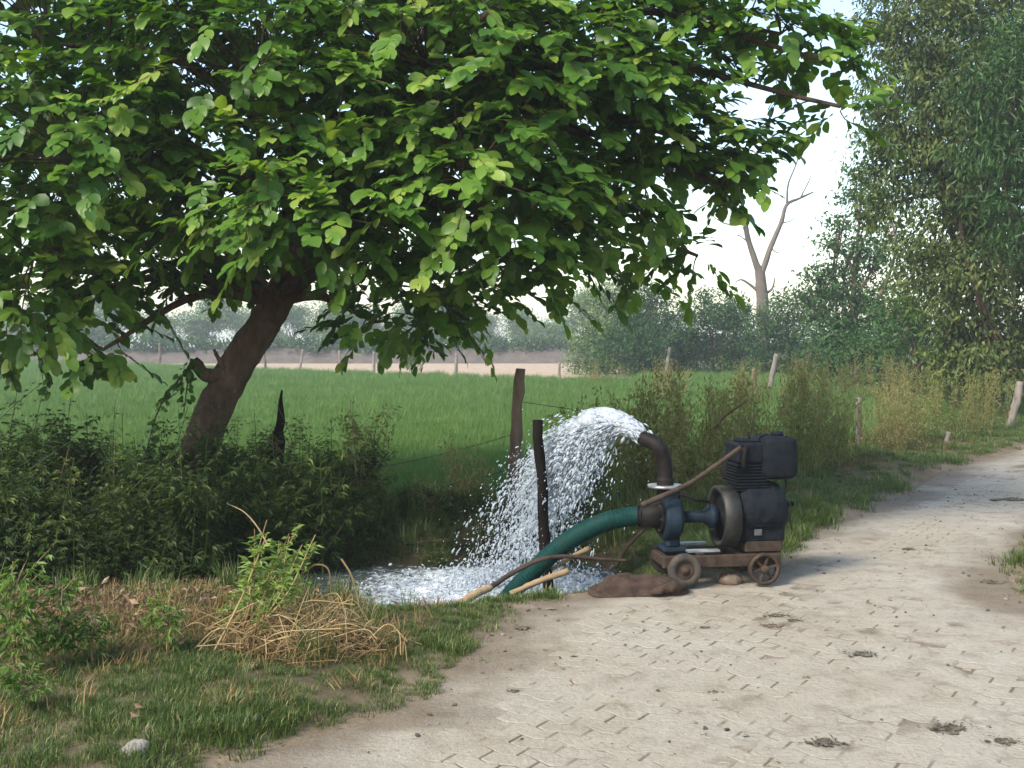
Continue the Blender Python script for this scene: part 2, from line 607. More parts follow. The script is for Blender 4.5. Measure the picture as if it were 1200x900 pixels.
def mat_spray():
    t = NT('white_water')
    p = t.n('ShaderNodeBsdfPrincipled', Roughness=0.4)
    p.inputs['Base Color'].default_value = (.68, .73, .78, 1)
    p.inputs['IOR'].default_value = 1.33
    p.inputs['Specular IOR Level'].default_value = 0.4
    tr = t.n('ShaderNodeBsdfTranslucent')
    tr.inputs['Color'].default_value = (.72, .77, .82, 1)
    ms = t.n('ShaderNodeMixShader')
    ms.inputs[0].default_value = 0.55
    t.l(p.outputs[0], ms.inputs[1]); t.l(tr.outputs[0], ms.inputs[2])
    t.l(ms.outputs[0], t.out.inputs['Surface'])
    return t.m


M_WATER = mat_water()
M_SPRAY = mat_spray()

# ------------------------------------------------------------------ ground, path, water
_L = [(2.0, -1.9), (3.4, -1.5), (4.46, -1.13), (4.97, -.65), (5.26, -.40), (5.8, -.31), (6.5, -.125), (7.2, .02), (7.62, .586), (7.85, 1.19),
      (8.5, 1.9), (9.4, 2.39), (11.05, 3.4), (12.6, 4.47), (15, 5.9), (18.1, 8.36), (30, 18.3), (60, 43.0), (120, 92)]
_R = [(2.0, 4.6), (4.0, 4.2), (6.6, 3.5), (7.5, 3.42), (8.3, 3.7), (9.4, 4.3), (11, 5.5), (13, 7.2), (15, 8.9), (18.1, 11.5), (30, 21.4), (60, 46.2), (120, 95.5)]


def x_left(y):
    return np.interp(y, [p[0] for p in _L], [p[1] for p in _L])


def x_right(y):
    return np.interp(y, [p[0] for p in _R], [p[1] for p in _R])


def ditch_y(x):
    return np.interp(x, [-14, -4, -1, .6, 1.2], [8.55, 8.75, 8.95, 9.0, 9.05])


def field_edge(x):
    """far edge of the green crop, oblique"""
    return np.interp(x, [-60, -37, -14, 3.5, 5.5, 8, 60], [118, 98, 68, 52, 52, 66, 66])


WATER_Z = -0.25


def ground_z(x, y):
    x, y = np.asarray(x, float), np.asarray(y, float)
    z = (fbm(x * 1.7, y * 1.7, 3) - 0.5) * 0.07 + (fbm(x * .3, y * .3, 9, 2) - .5) * 0.08
    dl = x_left(y) - x
    dr = x - x_right(y)
    inside = np.minimum(-dl, -dr)
    verge = sm(0.0, 0.5, dl) * 0.05 + sm(0, .4, dr) * .05
    z = z * sm(-0.1, 0.5, np.maximum(dl, dr)) + verge
    z = np.where(inside > 0, -0.035 - 0.02 * sm(0, .3, inside), z)
    yc = ditch_y(x)
    d = y - yc
    ns_ = np.interp(x, [-1.7, -1.0], [-1.5, -2.2])
    near, far = sm(0, 1, (d - ns_) / (-.5 - ns_)), 1 - sm(0.45, 1.35, d)
    depth = -0.52 * near * far * (1 - sm(0.5, 1.35, x))
    z = z + depth * sm(0.1, .6, dl)
    bund = np.exp(-((d - 1.95) / .4) ** 2) * 0.10 * (1 - sm(2.0, 4.0, x))
    z = z + bund * (y > 9)
    z = z - 0.08 * sm(2.2, 2.9, d) * sm(1.5, 3.5, dl)
    # hollow bank beside the path further on
    hx, hy = 5.0, 14.7
    r2 = ((x - hx) / 0.5) ** 2 + ((y - hy) / .6) ** 2
    z = z + 0.26 * np.exp(-r2) - 0.30 * np.exp(-(((x - hx - .35) / .35) ** 2 + ((y - hy + .35) / .4) ** 2))
    z = np.where(y > 60, z * 0.3, z)
    return z


def lines(spec):
    out = []
    for a, b, s in spec:
        out.append(np.arange(a, b, s))
    return np.concatenate(out)


gx = lines([(-700, -100, 50), (-100, -30, 7), (-30, -7, 0.9), (-7, 6, 0.085), (6, 14, 0.25), (14, 40, 1.5), (40, 120, 8), (120, 701, 50)])
gy = lines([(-60, 2, 2.0), (2, 4, .2), (4, 13, 0.085), (13, 24, .2), (24, 60, 1.2), (60, 130, 5), (130, 900, 40)])
GX, GY = np.meshgrid(gx, gy)
GZ = ground_z(GX, GY)
nx_, ny_ = len(gx), len(gy)
ii = np.arange(ny_ - 1)[:, None] * nx_ + np.arange(nx_ - 1)[None]
gf = np.stack([ii, ii + 1, ii + nx_ + 1, ii + nx_], -1).reshape(-1, 4)
alb = np.zeros((ny_, nx_, 4)); alb[..., 3] = 1
soil = np.array([.105, .085, .050]); cropsoil = np.array([.075, .085, .035]); pink = np.array([.40, .30, .215]); dustc = np.array([.20, .155, .108])
dl_ = x_left(GY) - GX
dr_ = GX - x_right(GY)
w_crop = sm(2.2, 2.9, GY - ditch_y(GX)) * sm(2.6, 4.0, dl_)
w_pink = sm(-1.5, 1.5, GY - field_edge(GX)) * sm(10, 16, dl_) * (1 - sm(2.5, 5.0, GX - .05 * GY))
w_dust = 1 - sm(0.0, 0.45, np.maximum(dl_, dr_) + (fbm(GX * 4, GY * 4, 5) - .5) * .5)
c = soil[None, None] * (0.8 + .4 * fbm(GX * .8, GY * .8, 21)[..., None])
wet = (sm(-.02, -.22, GZ) * (GY > 6.5) * (GY < 11.5))[..., None]
c = c * (1 - .6 * wet)
c = c * (1 - w_crop[..., None]) + cropsoil * w_crop[..., None]
c = c * (1 - w_pink[..., None]) + pink * w_pink[..., None]
wr_ = sm(1.4, 2.4, GX)[..., None]
c = c * (1 - w_dust[..., None]) + (dustc * (1 - wr_) + np.array([.20, .15, .11]) * wr_) * w_dust[..., None]
far_ = sm(104, 112, GY)[..., None]
c = c * (1 - far_) + np.array([.10, .12, .05]) * far_
alb[..., :3] = c
mb = MB()
mb.add_array(np.stack([GX, GY, GZ], -1).reshape(-1, 3), gf)
ground = mb.build('ground', M_GROUND, extra={'alb': alb.reshape(-1, 4)})
tag(ground, 'soil of the verge, ditch banks and fields', 'ground', kind='structure')

# the path: a sheet of dust over zig-zag concrete pavers
ry = lines([(2.6, 9.0, .04), (9.0, 14, .08), (14, 24, .25), (24, 110, 2.0)])
NS = 120
S = np.linspace(0, 1, NS)


def dust_z(x, y, edge):
    d = (fbm(x * 1.1, y * 1.1, 40, 5) - 0.5) * 0.010 + (fbm(x * 7, y * 7, 60, 3) - .5) * 0.012
    return np.clip(-0.0022 + d, -0.0052, 0.030) + 0.03 * (1 - sm(0, .5, edge))


xl_ = x_left(ry) - .12
xr_ = x_right(ry) + .12
RX = xl_[:, None] + (xr_ - xl_)[:, None] * S[None]
RY = np.repeat(ry[:, None], NS, 1)
wob = (fbm(RY * 3, RY * 0 + 3, 77) - .5) * .35
RX = RX + wob * np.exp(-S * 14)[None]
edge = np.minimum(RX - x_left(RY), x_right(RY) - RX) + .12
RZ = dust_z(RX, RY, edge + .25) * 1.0
RZ = RZ - 0.045 * (1 - sm(0, .14, edge))
ralb = np.zeros(RX.shape + (4,))
dirt = np.array([.155, .118, .080])
ralb[..., :3] = dirt
wd = (1 - sm(0.05, .8, edge + (fbm(RX * 2.2, RY * 2.2, 91) - .5) * 1.1)) * .85
patch = sm(.56, .78, fbm(RX * 1.6 + 3, RY * 1.6, 131, 5)) * .30
wd = np.maximum(np.maximum(wd, patch), sm(-.0012, -.004, RZ) * .95 * sm(.7, .95, edge))
ralb[..., 3] = wd
ii = np.arange(len(ry) - 1)[:, None] * NS + np.arange(NS - 1)[None]
rf = np.stack([ii, ii + 1, ii + NS + 1, ii + NS], -1).reshape(-1, 4)
mb = MB()
mb.add_array(np.stack([RX, RY, RZ], -1).reshape(-1, 3), rf)
path = mb.build('path', M_ROAD, extra={'alb': ralb.reshape(-1, 4)})
tag(path, 'dusty village path paved with zig-zag concrete blocks', 'path', kind='structure')

# pavers
PW, PH, PT = 0.225, 0.1125, 0.06
ROT = math.radians(-33)
cr, sr = math.cos(ROT), math.sin(ROT)


def zig(u):
    q = (u / PW) % 1.0
    return 0.021 * np.interp(q, [0, .25, .75, 1.0], [0, 1, -1, 0])


def paver_outline(u0):
    us = np.array([0, .25, .5, .75, 1.0]) * PW + u0
    g = 0.0055
    lo = [(min(max(u, u0 + g), u0 + PW - g) - u0 - PW / 2, zig(u) + g - PH / 2) for u in us]
    hi = [(min(max(u, u0 + g), u0 + PW - g) - u0 - PW / 2, zig(u) + PH - g - PH / 2) for u in us]
    return np.array(lo + hi[::-1])


def paver_geo(u0):
    o = paver_outline(u0)
    inn = o * 0.972 + np.array([0, 0])
    n = len(o)
    V = np.vstack([np.c_[o, np.full(n, -PT)], np.c_[o, np.full(n, -.0035)], np.c_[inn, np.zeros(n)]])
    F = [(k, (k + 1) % n, n + (k + 1) % n, n + k) for k in range(n)] + [(n + k, n + (k + 1) % n, 2 * n + (k + 1) % n, 2 * n + k) for k in range(n)]
    F.append(tuple(range(2 * n, 3 * n)))
    return V, F


PG = [paver_geo(0.0), paver_geo(PW / 2)]
PM = []
for V, F in PG:
    m_ = MB(); m_.add(V, F)
    PM.append(m_.mesh('paver', M_PAVER, smooth=False))
cand = []
for j in range(-160, 260):
    for i in range(-130, 130):
        off = 0.5 * (j % 2)
        u, v = (i + off) * PW + PW / 2, j * PH + PH / 2
        x, y = u * cr - v * sr, u * sr + v * cr
        y += 6.0
        x += 1.5
        if not (3.9 < y < 14.0):
            continue
        if x < x_left(y) + .42 + .25 * vnoise(x, y * 1.5, 6) or x > x_right(y) - .55 - .2 * vnoise(x, y * 1.5, 6):
            continue
        cand.append((x, y, j % 2))
cand = np.array(cand)
pxs, pys, dep = project(np.c_[cand[:, 0], cand[:, 1], np.zeros(len(cand))])
vis = (pxs > -20) & (pxs < 1220) & (pys < 930)
cand, pxs, pys, dep = cand[vis], pxs[vis], pys[vis], dep[vis]
order = np.argsort(dep + 100 * ((pys > 895) | (pxs > 1195)))
mb = MB()
for k, q in enumerate(order):
    x, y, par = cand[q]
    rz = ROT + random.gauss(0, .012)
    z = random.gauss(-.0004, .0012) + (float(fbm(x * .5, y * .5, 200, 2)) - .5) * .004
    tx, ty = random.gauss(0, .006), random.gauss(0, .006)
    if k < 300:
        o = link('paver', PM[int(par)], path, (x, y, z), rz)
        o.rotation_euler = (tx, ty, rz)
    else:
        V, F = PG[int(par)]
        c_, s_ = math.cos(rz), math.sin(rz)
        W = np.c_[V[:, 0] * c_ - V[:, 1] * s_ + x, V[:, 0] * s_ + V[:, 1] * c_ + y, V[:, 2] + z + V[:, 0] * ty + V[:, 1] * tx]
        mb.add(W, F)
far_pavers = mb.build('far_pavers', M_PAVER, path, smooth=False)
far_pavers['kind'] = 'stuff'

# water lying in the ditch
wx = np.arange(-9, 1.25, .045)
wy = np.linspace(-1.65, 1.25, 64)
WX = np.repeat(wx[:, None], len(wy), 1)
WY = ditch_y(WX) + wy[None]
jet_foot = (.10, 8.85)
dj = np.hypot((WX - jet_foot[0]) / 1.3, (WY - jet_foot[1]) / .8)
churn = np.exp(-(dj / 0.85) ** 2)
WZ = WATER_Z + (fbm(WX * 5, WY * 5, 301, 3) - .5) * (.018 + .13 * churn) + (fbm(WX * 16, WY * 16, 310, 2) - .5) * (.012 + .05 * churn)
foam = np.clip(np.exp(-(dj / 1.15) ** 2) * 1.0 + np.exp(-((WX + .5) / .8) ** 2) * .35, 0, 1)
wa = np.repeat(foam[..., None], 4, -1)
ii = np.arange(len(wx) - 1)[:, None] * len(wy) + np.arange(len(wy) - 1)[None]
wf = np.stack([ii, ii + len(wy), ii + len(wy) + 1, ii + 1], -1).reshape(-1, 4)
mb = MB()
mb.add_array(np.stack([WX, WY, WZ], -1).reshape(-1, 3), wf)
water = mb.build('water', M_WATER, extra={'alb': wa.reshape(-1, 4)})
tag(water, 'frothy water running along the ditch', 'water', kind='structure')


# ------------------------------------------------------------------ trees and bushes
def lobe_points(lobes, n, shell=0.55, rng=RNG):
    """points spread in ellipsoid lobes (cx,cy,cz,rx,ry,rz), weighted to the skin; returns points and outward vectors"""
    L = np.array(lobes, float)
    w = (L[:, 3] * L[:, 4] * L[:, 5]) ** (2 / 3)
    k = rng.choice(len(L), n, p=w / w.sum())
    d = norm(rng.normal(0, 1, (n, 3)))
    r = shell + (1 - shell) * rng.random(n) ** .7
    r = np.where(rng.random(n) < .15, rng.random(n) * shell, r)
    r = r * (1 + rng.normal(0, .10, n))
    return L[k, :3] + d * r[:, None] * L[k, 3:6], d, k


def far_crown(lobes, nclump, per, sig, leaf, rng, droop=0.4, aspect=.5, tv=DIA_V, tf=DIA_F, bright=0.0):
    c0, d0, _ = lobe_points(lobes, nclump, .6, rng)
    n = nclump * per
    c = np.repeat(c0, per, 0) + rng.normal(0, 1, (n, 3)) * sig * np.array([1, 1, .6])
    out = np.repeat(d0, per, 0)
    d = norm(out * .6 + rng.normal(0, .7, (n, 3)) + np.array([0, 0, -droop]))
    nr = norm(np.array([0, 0, 1.0]) + out * .5 + rng.normal(0, .55, (n, 3)))
    Ls = leaf * rng.uniform(.65, 1.3, n)
    rnd = np.clip(np.repeat(rng.normal(.42 + bright, .17, nclump), per) + rng.normal(0, .14, n), 0, 1)
    mb = MB()
    leaves(mb, c, d, nr, Ls, Ls * aspect * rng.uniform(.8, 1.2, n), rnd, tv, tf)
    return mb


def limb_set(mb, base, lobes, r0, rng, trunk_h, sides=6):
    base = np.asarray(base, float)
    for L in lobes:
        c = np.array(L[:3])
        s = base + np.array([rng.normal(0, .03), rng.normal(0, .03), trunk_h * rng.uniform(.35, .95)])
        mid = (s + c) / 2 + np.array([rng.normal(0, .1), rng.normal(0, .1), .05]) * np.linalg.norm(c - s)
        pts = curve([s, mid, c], 5)
        tube(mb, pts, np.linspace(r0 * .45, r0 * .1, len(pts)), sides, False, .05)
        for q in range(3):
            e = c + norm(rng.normal(0, 1, (1, 3)))[0] * np.array(L[3:6]) * .8
            pts2 = curve([pts[len(pts) // 2 + q], (c + e) / 2 + rng.normal(0, .1, 3), e], 4)
            tube(mb, pts2, np.linspace(r0 * .18, r0 * .04, len(pts2)), 4, False)


def make_tree(name, label, cat, base, lobes, trunk_r, trunk_h, nclump, per, sig, leaf, mat, seed, group=None, droop=.4, aspect=.5, bark=None, bright=0.0, lean=(0, 0)):
    """lobes relative to base"""
    rng = np.random.default_rng(seed)
    t = thing(name, label, cat, tuple(base), 0, group)
    mb = MB()
    top = np.array([lean[0], lean[1], trunk_h])
    pts = curve([np.array([0, 0, -.15]), top * .35 + rng.normal(0, .03 * trunk_h, 3) * np.array([1, 1, 0]), top * .7 + rng.normal(0, .03 * trunk_h, 3) * np.array([1, 1, 0]), top], 5)
    tube(mb, pts, np.linspace(trunk_r, trunk_r * .5, len(pts)), 9, False, .06, seed=seed)
    limb_set(mb, (lean[0] * .6, lean[1] * .6, 0), lobes, trunk_r, rng, trunk_h)
    mb.build('trunk', bark or M_BARK, t)
    cr_ = far_crown(lobes, nclump, per, sig, leaf, rng, droop, aspect, bright=bright).build('crown', mat, t, smooth=False)
    cr_['kind'] = 'stuff'
    return t


def rand_lobes(rng, n, R, H0, H1, r0, r1):
    out = []
    for _ in range(n):
        a, q = rng.uniform(0, 6.28), math.sqrt(rng.random())
        z = rng.uniform(H0, H1)
        k = 1 - .55 * ((z - H0) / max(H1 - H0, .01)) ** 2
        r = rng.uniform(r0, r1)
        out.append((math.cos(a) * q * R * k, math.sin(a) * q * R * k, z, r, r, r * .8))
    return out


# ---- the leaning broad-leaved tree
def near_tree():
    rng = np.random.default_rng(5)
    base = at(204, 618, 10.9)
    base[2] = float(ground_z(base[0], base[1])) - .05
    t = thing('leaning_tree', 'large leaning broad-leaved tree with thick brown trunk spreading over the ditch', 'tree', tuple(base))
    tp = [(204, 622, 10.9), (220, 562, 10.9), (246, 492, 10.9), (276, 430, 10.88), (308, 382, 10.85), (336, 330, 10.8), (366, 268, 10.75), (402, 195, 10.7), (432, 115, 10.7), (455, 30, 10.75), (470, -90, 10.8), (478, -230, 10.9)]
    tr_ = [.215, .190, .176, .170, .158, .148, .138, .145, .125, .10, .075, .04]
    P = np.array([at(*q) for q in tp])
    P[0, 2] = base[2] - .1
    pts = curve(P, 12)
    rad = np.interp(np.linspace(0, len(tp) - 1, len(pts)), range(len(tp)), tr_)
    mb = MB()
    tube(mb, pts - base, rad * (1 + .05 * (fbm(np.arange(len(pts)) * .25, np.zeros(len(pts)), 77, 2) - .5)), 30, True, .03, seed=3)
    trunk = mb.build('trunk', M_BARK, t)
    # broken side stub with its shadowed hollow, and a short snag
    mb = MB()
    a, b, c_ = at(268, 436, 10.8), at(243, 440, 10.72), at(226, 422, 10.68)
    tube(mb, curve([a, b, c_], 6) - base, np.linspace(.085, .05, 13), 9, True, .10, seed=9)
    mb.build('branch_stub', M_BARK, trunk)
    mb = MB()
    tube(mb, curve([at(262, 432, 10.72), at(256, 420, 10.7), at(251, 410, 10.7)], 4) - base, np.linspace(.03, .014, 9), 7, True, .1)
    mb.build('snag', M_BARK, trunk)

    # lobes of the crown: picture place, distance, radii in metres
    spec = [(60, 50, 9.6, 1.5, 1.3, 1.2), (90, 190, 8.9, 1.15, .9, .75), (40, 300, 9.4, .9, .9, .7), (15, 370, 10.0, .40, .5, .35),
            (150, 325, 10.0, .50, .7, .34), (250, 322, 10.3, .45, .6, .28), (300, 90, 9.2, 1.4, 1.2, 1.0), (300, 215, 8.9, .95, .8, .55), (390, 255, 8.6, .85, .7, .42),
            (500, 80, 9.2, 1.3, 1.2, 1.0), (545, 215, 8.8, .95, .9, .65), (600, 275, 9.0, .62, .6, .42), (470, 335, 9.8, .6, .8, .42), (540, 350, 10.2, .62, .6, .35),
            (650, 110, 9.4, 1.0, 1.0, .85), (690, 240, 9.8, .62, .7, .5), (640, 315, 10.3, .55, .6, .32), (755, 115, 9.7, .75, .8, .6), (775, 205, 9.9, .55, .6, .4),
            (745, 285, 10.1, .32, .4, .36), (815, 165, 9.8, .55, .6, .30), (870, 185, 9.7, .35, .4, .28), (818, 300, 10.0, .24, .3, .16), (870, 225, 9.9, .17, .22, .28),
            (840, 20, 9.5, .55, .6, .3), (915, 40, 9.3, .45, .5, .32), (965, 70, 9.2, .26, .3, .28), (985, 125, 9.1, .13, .15, .2),
            (730, 20, 9.8, .8, .9, .5), (440, 378, 10.6, .40, .5, .16), (120, 410, 9.7, .2, .2, .12),
            (200, 110, 11.8, 1.6, 1.3, 1.5), (440, 120, 12.0, 1.8, 1.3, 1.6), (630, 160, 11.6, 1.1, 1.0, 1.1), (330, 300, 12.2, 1.4, 1.0, .55), (60, 240, 11.8, 1.3, 1.1, 1.0),
            (-160, 90, 10.6, 1.2, 1.2, 1.2), (-130, 280, 10.8, .8, .9, .6), (120, -190, 10.5, 1.9, 1.9, 1.4), (420, -210, 10.5, 2.0, 2.0, 1.4), (700, -130, 10.3, 1.4, 1.5, .9), (880, -90, 9.8, .6, .7, .4)]
    lobes = [tuple(at(q[0], q[1], q[2])) + q[3:] for q in spec]
    L = np.array(lobes)
    # limbs
    mbb = MB()
    limb_pts = []
    for k, lo in enumerate(lobes):
        c0 = np.array(lo[:3])
        d = np.linalg.norm(pts - c0, axis=1) + 1.1 * np.maximum(pts[:, 2] - c0[2] + .1, 0)
        d[:int(len(pts) * .42)] += 50
        i = int(np.argmin(d))
        s = pts[i]
        mid = (s + c0) / 2 + np.array([0, 0, .18 * np.linalg.norm(c0 - s)]) + rng.normal(0, .1, 3)
        cp = curve([s, mid, c0], 7)
        r1 = min(rad[i] * .5, .07)
        tube(mbb, cp - base, np.linspace(r1, .016, len(cp)), 7, False, .06, seed=k)
        limb_pts.append(cp)
    allp = np.concatenate(limb_pts)
    # sprays of leaves
    O, D, Nn, LL, WW, RR = [], [], [], [], [], []
    area = (L[:, 3] * L[:, 4] + L[:, 3] * L[:, 5] + L[:, 4] * L[:, 5])
    for k, lo in enumerate(lobes):
        ns = int(max(7, (72 if spec[k][2] < 9.5 else 58) * area[k]))
        if spec[k][2] > 11.2:
            ns = int(ns * .7)
        cen, rr_ = np.array(lo[:3]), np.array(lo[3:6])
        for _ in range(ns):
            d = norm(rng.normal(0, 1, 3))
            if d[2] < -.35 and rng.random() < .5:
                d[2] *= -1
            q = rng.uniform(.35, 1.0) ** .6
            b = cen + d * rr_ * q
            ax = norm(d * np.array([1, 1, .35]) + rng.normal(0, .35, 3) + np.array([0, 0, -.26]))
            ln = rng.uniform(.28, .55)
            m = rng.integers(8, 13)
            # twig
            src = allp[np.argmin(np.linalg.norm(allp - b, axis=1))]
            tip = b + ax * ln + np.array([0, 0, -.10 * ln])
            if rng.random() < .22:
                tw = curve([src, (src + b) / 2 + np.array([0, 0, .04]), b, tip], 2)
                tube(mbb, tw - base, np.linspace(.010, .003, len(tw)), 3, False)
            side0 = norm(np.cross(ax, np.array([0, 0, 1.0])))
            upn = np.cross(side0, ax)
            tone = rng.normal(.55, .17)
            for j in range(m):
                s = (j + .5) / m
                p = b + ax * ln * s + np.array([0, 0, -.10 * ln * s * s])
                sd = side0 if j % 2 else -side0
                dirn = norm(ax * (.55 + .6 * s) + sd * rng.uniform(.55, 1.05) * (1.1 - .6 * s) + np.array([0, 0, rng.normal(-.30, .24)]))
                nn = norm(upn * .9 + np.array([0, 0, .40]) + sd * rng.normal(.1, .25) + rng.normal(0, .22, 3) + d * .75 + np.array([-.15, -.25, 0]))
                O.append(p); D.append(dirn); Nn.append(nn)
                l = rng.uniform(.075, .175) * (1.0 if s < .85 else .85)
                LL.append(l); WW.append(l * rng.uniform(.56, .74))
                RR.append(np.clip(tone + .20 * (s - .5) + rng.normal(0, .11) + (.22 if rng.random() < .05 else 0), 0, 1))
    mbb.build('branches', M_BARK, t)
    O, D, Nn, LL, WW, RR = map(np.array, (O, D, Nn, LL, WW, RR))
    # hanging creeper and loose hanging sprigs
    for path_, n_, sz in (([(228, 428, 10.6), (205, 450, 10.55), (186, 480, 10.5), (174, 520, 10.5), (170, 548, 10.5)], 90, .085),
                          ([(224, 430, 10.6), (219, 455, 10.6), (216, 482, 10.6)], 30, .075),
                          ([(45, 400, 9.8), (50, 425, 9.8), (57, 455, 9.8)], 26, .10),
                          ([(5, 400, 9.8), (8, 428, 9.8), (14, 448, 9.8)], 22, .11)):
        cp = curve([at(*q) for q in path_], 8)
        tube(mb_c := MB(), cp - base, np.linspace(.010, .004, len(cp)), 4, False)
        mb_c.build('hanging_stem', M_BARK, t)
        i = rng.integers(0, len(cp), n_)
        O = np.vstack([O, cp[i] + rng.normal(0, .02, (n_, 3))])
        D = np.vstack([D, norm(rng.normal(0, .6, (n_, 3)) + np.array([0, 0, -.7]))])
        Nn = np.vstack([Nn, norm(rng.normal(0, .5, (n_, 3)) + np.array([-.3, -.7, .5]))])
        l = rng.uniform(.75, 1.25, n_) * sz
        LL = np.r_[LL, l]; WW = np.r_[WW, l * .6]; RR = np.r_[RR, np.clip(rng.normal(.42, .12, n_), 0, 1)]
    # the three hundred leaves that show largest are single parts
    mid = O + D * LL[:, None] * .5
    ix, iy, dp = project(mid)
    view = norm(np.array([0, 0, CAM_H]) - mid)
    side = norm(np.cross(D, Nn)); nn = np.cross(side, norm(D))
    face = np.abs(np.sum(view * nn, 1))
    ok = (ix > 6) & (ix < 1194) & (iy > 6) & (iy < 440)
    cell = (ix // 22).astype(int) * 1000 + (iy // 22).astype(int)
    best = {}
    for q in np.where(ok)[0]:
        if cell[q] not in best or dp[q] < dp[best[cell[q]]]:
            best[cell[q]] = q
    pick = np.array(list(best.values()))
    score = LL[pick] * np.sqrt(WW[pick] / LL[pick] * np.maximum(face[pick], .05)) / dp[pick]
    pick = pick[np.argsort(-score)[:300]]
    rest = np.ones(len(O), bool); rest[pick] = False
    mb = MB()
    leaves(mb, O[rest] - base, D[rest], Nn[rest], LL[rest], WW[rest], RR[rest], LEAF_V, LEAF_F)
    crown = mb.build('crown', M_LEAF, t)
    crown['kind'] = 'stuff'
    variants = []
    for q in range(8):
        m_ = MB(); m_.add(LEAF_V, LEAF_F, rnd=(q + .5) / 8)
        variants.append(m_.mesh('leaf', M_LEAF))
    for q in pick:
        o = bpy.data.objects.new('leaf', variants[min(7, int(RR[q] * 8))])
        COL.objects.link(o)
        o.parent = crown
        R = Matrix((side[q], norm(D[q]), nn[q])).transposed()
        o.location = O[q] - base
        o.rotation_euler = R.to_euler()
        o.scale = (WW[q], LL[q], LL[q])
    return t


near_tree()


# ---- trees and bushes further off
def gpos(x, y, depth=None):
    p = on_ground(x, y)
    p[2] = float(ground_z(p[0], p[1]))
    return p


# tall drooping trees beside the path on the right
b = at(1130, 480, 27.0); b[2] = 0
lob = [(at(x, y, d) - b).tolist() + [r, r, rz] for x, y, d, r, rz in
       [(1090, 70, 27, 1.9, 1.5), (1060, 20, 27, 1.3, 1.2), (1120, 150, 26.5, 2.0, 1.6), (1060, 190, 27, 1.1, 1.1), (1110, 260, 26.5, 1.5, 1.3), (1150, 330, 26, 1.5, 1.2),
        (1135, 430, 26, .9, .5), (1185, 440, 25.5, 1.0, .5), (1090, 320, 27, .9, .8), (1160, 400, 26, 1.2, .9), (1110, 395, 26.5, .7, .5), (1170, 60, 27.5, 2.2, 1.8), (1210, 200, 27, 2.2, 2.0), (1220, 350, 26.5, 1.6, 1.6), (1120, -80, 28, 2.6, 2.0), (1250, 20, 28, 2.6, 2.2),
        (1020, 245, 27, .5, .5), (1035, 120, 27, .45, .5), (1030, 165, 27, .35, .4)]]
make_tree('drooping_tree', 'tall olive green drooping tree filling the upper corner beside the path', 'tree', b, lob,   .20, 7.5, 2500, 32, .22, .16, M_TALLTREE, 41, droop=.9, aspect=.40, bright=.10)
b = at(1230, 475, 24.0); b[2] = 0
lob = [(at(x, y, d) - b).tolist() + [r, r, rz] for x, y, d, r, rz in
       [(1185, 105, 23.5, 1.0, .8), (1165, 175, 23.5, .9, .6), (1200, 250, 23.5, 1.0, .7), (1230, 60, 24, 1.4, 1.0), (1250, 180, 24, 1.5, 1.2)]]
make_tree('dark_tree', 'dark blue-green tree with long leaves overlapping the tall drooping tree', 'tree', b, lob, .2, 6.0, 420, 18, .30, .21, M_BUSH, 42, droop=.8, aspect=.26)
# wispy top just left of it
b = at(1000, 455, 44.0); b[2] = 0
lob = [(at(x, y, d) - b).tolist() + [r, r, rz] for x, y, d, r, rz in
       [(985, 335, 44, 1.1, .8), (1003, 292, 44, .9, .6), (958, 318, 44, .7, .35), (1020, 355, 44, 1.4, 1.0), (978, 385, 44, 1.2, .8), (1008, 228, 44, .8, .4), (1035, 300, 44, 1.2, .9), (945, 350, 44, .5, .3), (1025, 255, 44, .8, .5), (985, 262, 44, .5, .25), (970, 285, 44, .6, .3), (1040, 390, 44, 1.4, .9), (1000, 410, 44, 1.3, .7), (1015, 200, 44, .45, .25)]]
make_tree('feathery_tree', 'mid green feathery tree with a dark trunk between bare tree and drooping tree', 'tree', b, lob, .2, 4.6, 560, 18, .32, .20, M_BUSH, 43, droop=.5, bright=.12)

bush_defs = [
    # x, base y, depth, [(x, y, r px)...], mat, seed, label
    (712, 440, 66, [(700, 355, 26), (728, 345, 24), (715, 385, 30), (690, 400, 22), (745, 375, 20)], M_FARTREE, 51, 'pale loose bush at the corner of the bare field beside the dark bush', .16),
    (752, 440, 62, [(745, 355, 26), (765, 370, 28), (735, 390, 30), (760, 405, 28), (772, 345, 18), (715, 408, 22)], M_BUSH, 52, 'dark green bush joining the pale loose bush at the field corner', 0),
    (835, 440, 62, [(820, 365, 26), (850, 360, 26), (800, 390, 26), (835, 395, 34), (870, 390, 26), (860, 370, 22), (805, 415, 24), (870, 415, 22)], M_BUSH, 53, 'big rounded feathery green bush in front of the bare tree', .10),
    (925, 445, 58, [(905, 378, 24), (930, 360, 28), (955, 372, 26), (915, 405, 30), (945, 410, 30), (965, 340, 16)], M_BUSH, 54, 'mid green bush between rounded feathery bush and feathery tree', .06),
    (1000, 452, 40, [(980, 425, 16), (1005, 410, 22), (1025, 420, 20), (1045, 400, 24)], M_BUSH, 55, 'low bluish green bush under the feathery tree', .18),
    (1075, 460, 34, [(1060, 390, 34), (1085, 360, 34), (1095, 410, 36), (1055, 425, 28), (1120, 420, 34), (1045, 360, 22)], M_BUSH, 56, 'leafy green bush below the drooping tree branches', .26),
    (1165, 470, 30, [(1135, 430, 32), (1165, 410, 36), (1195, 430, 34), (1185, 385, 34)], M_TALLTREE, 57, 'dull green bush near the pale leaning post by the path', -.1),
]
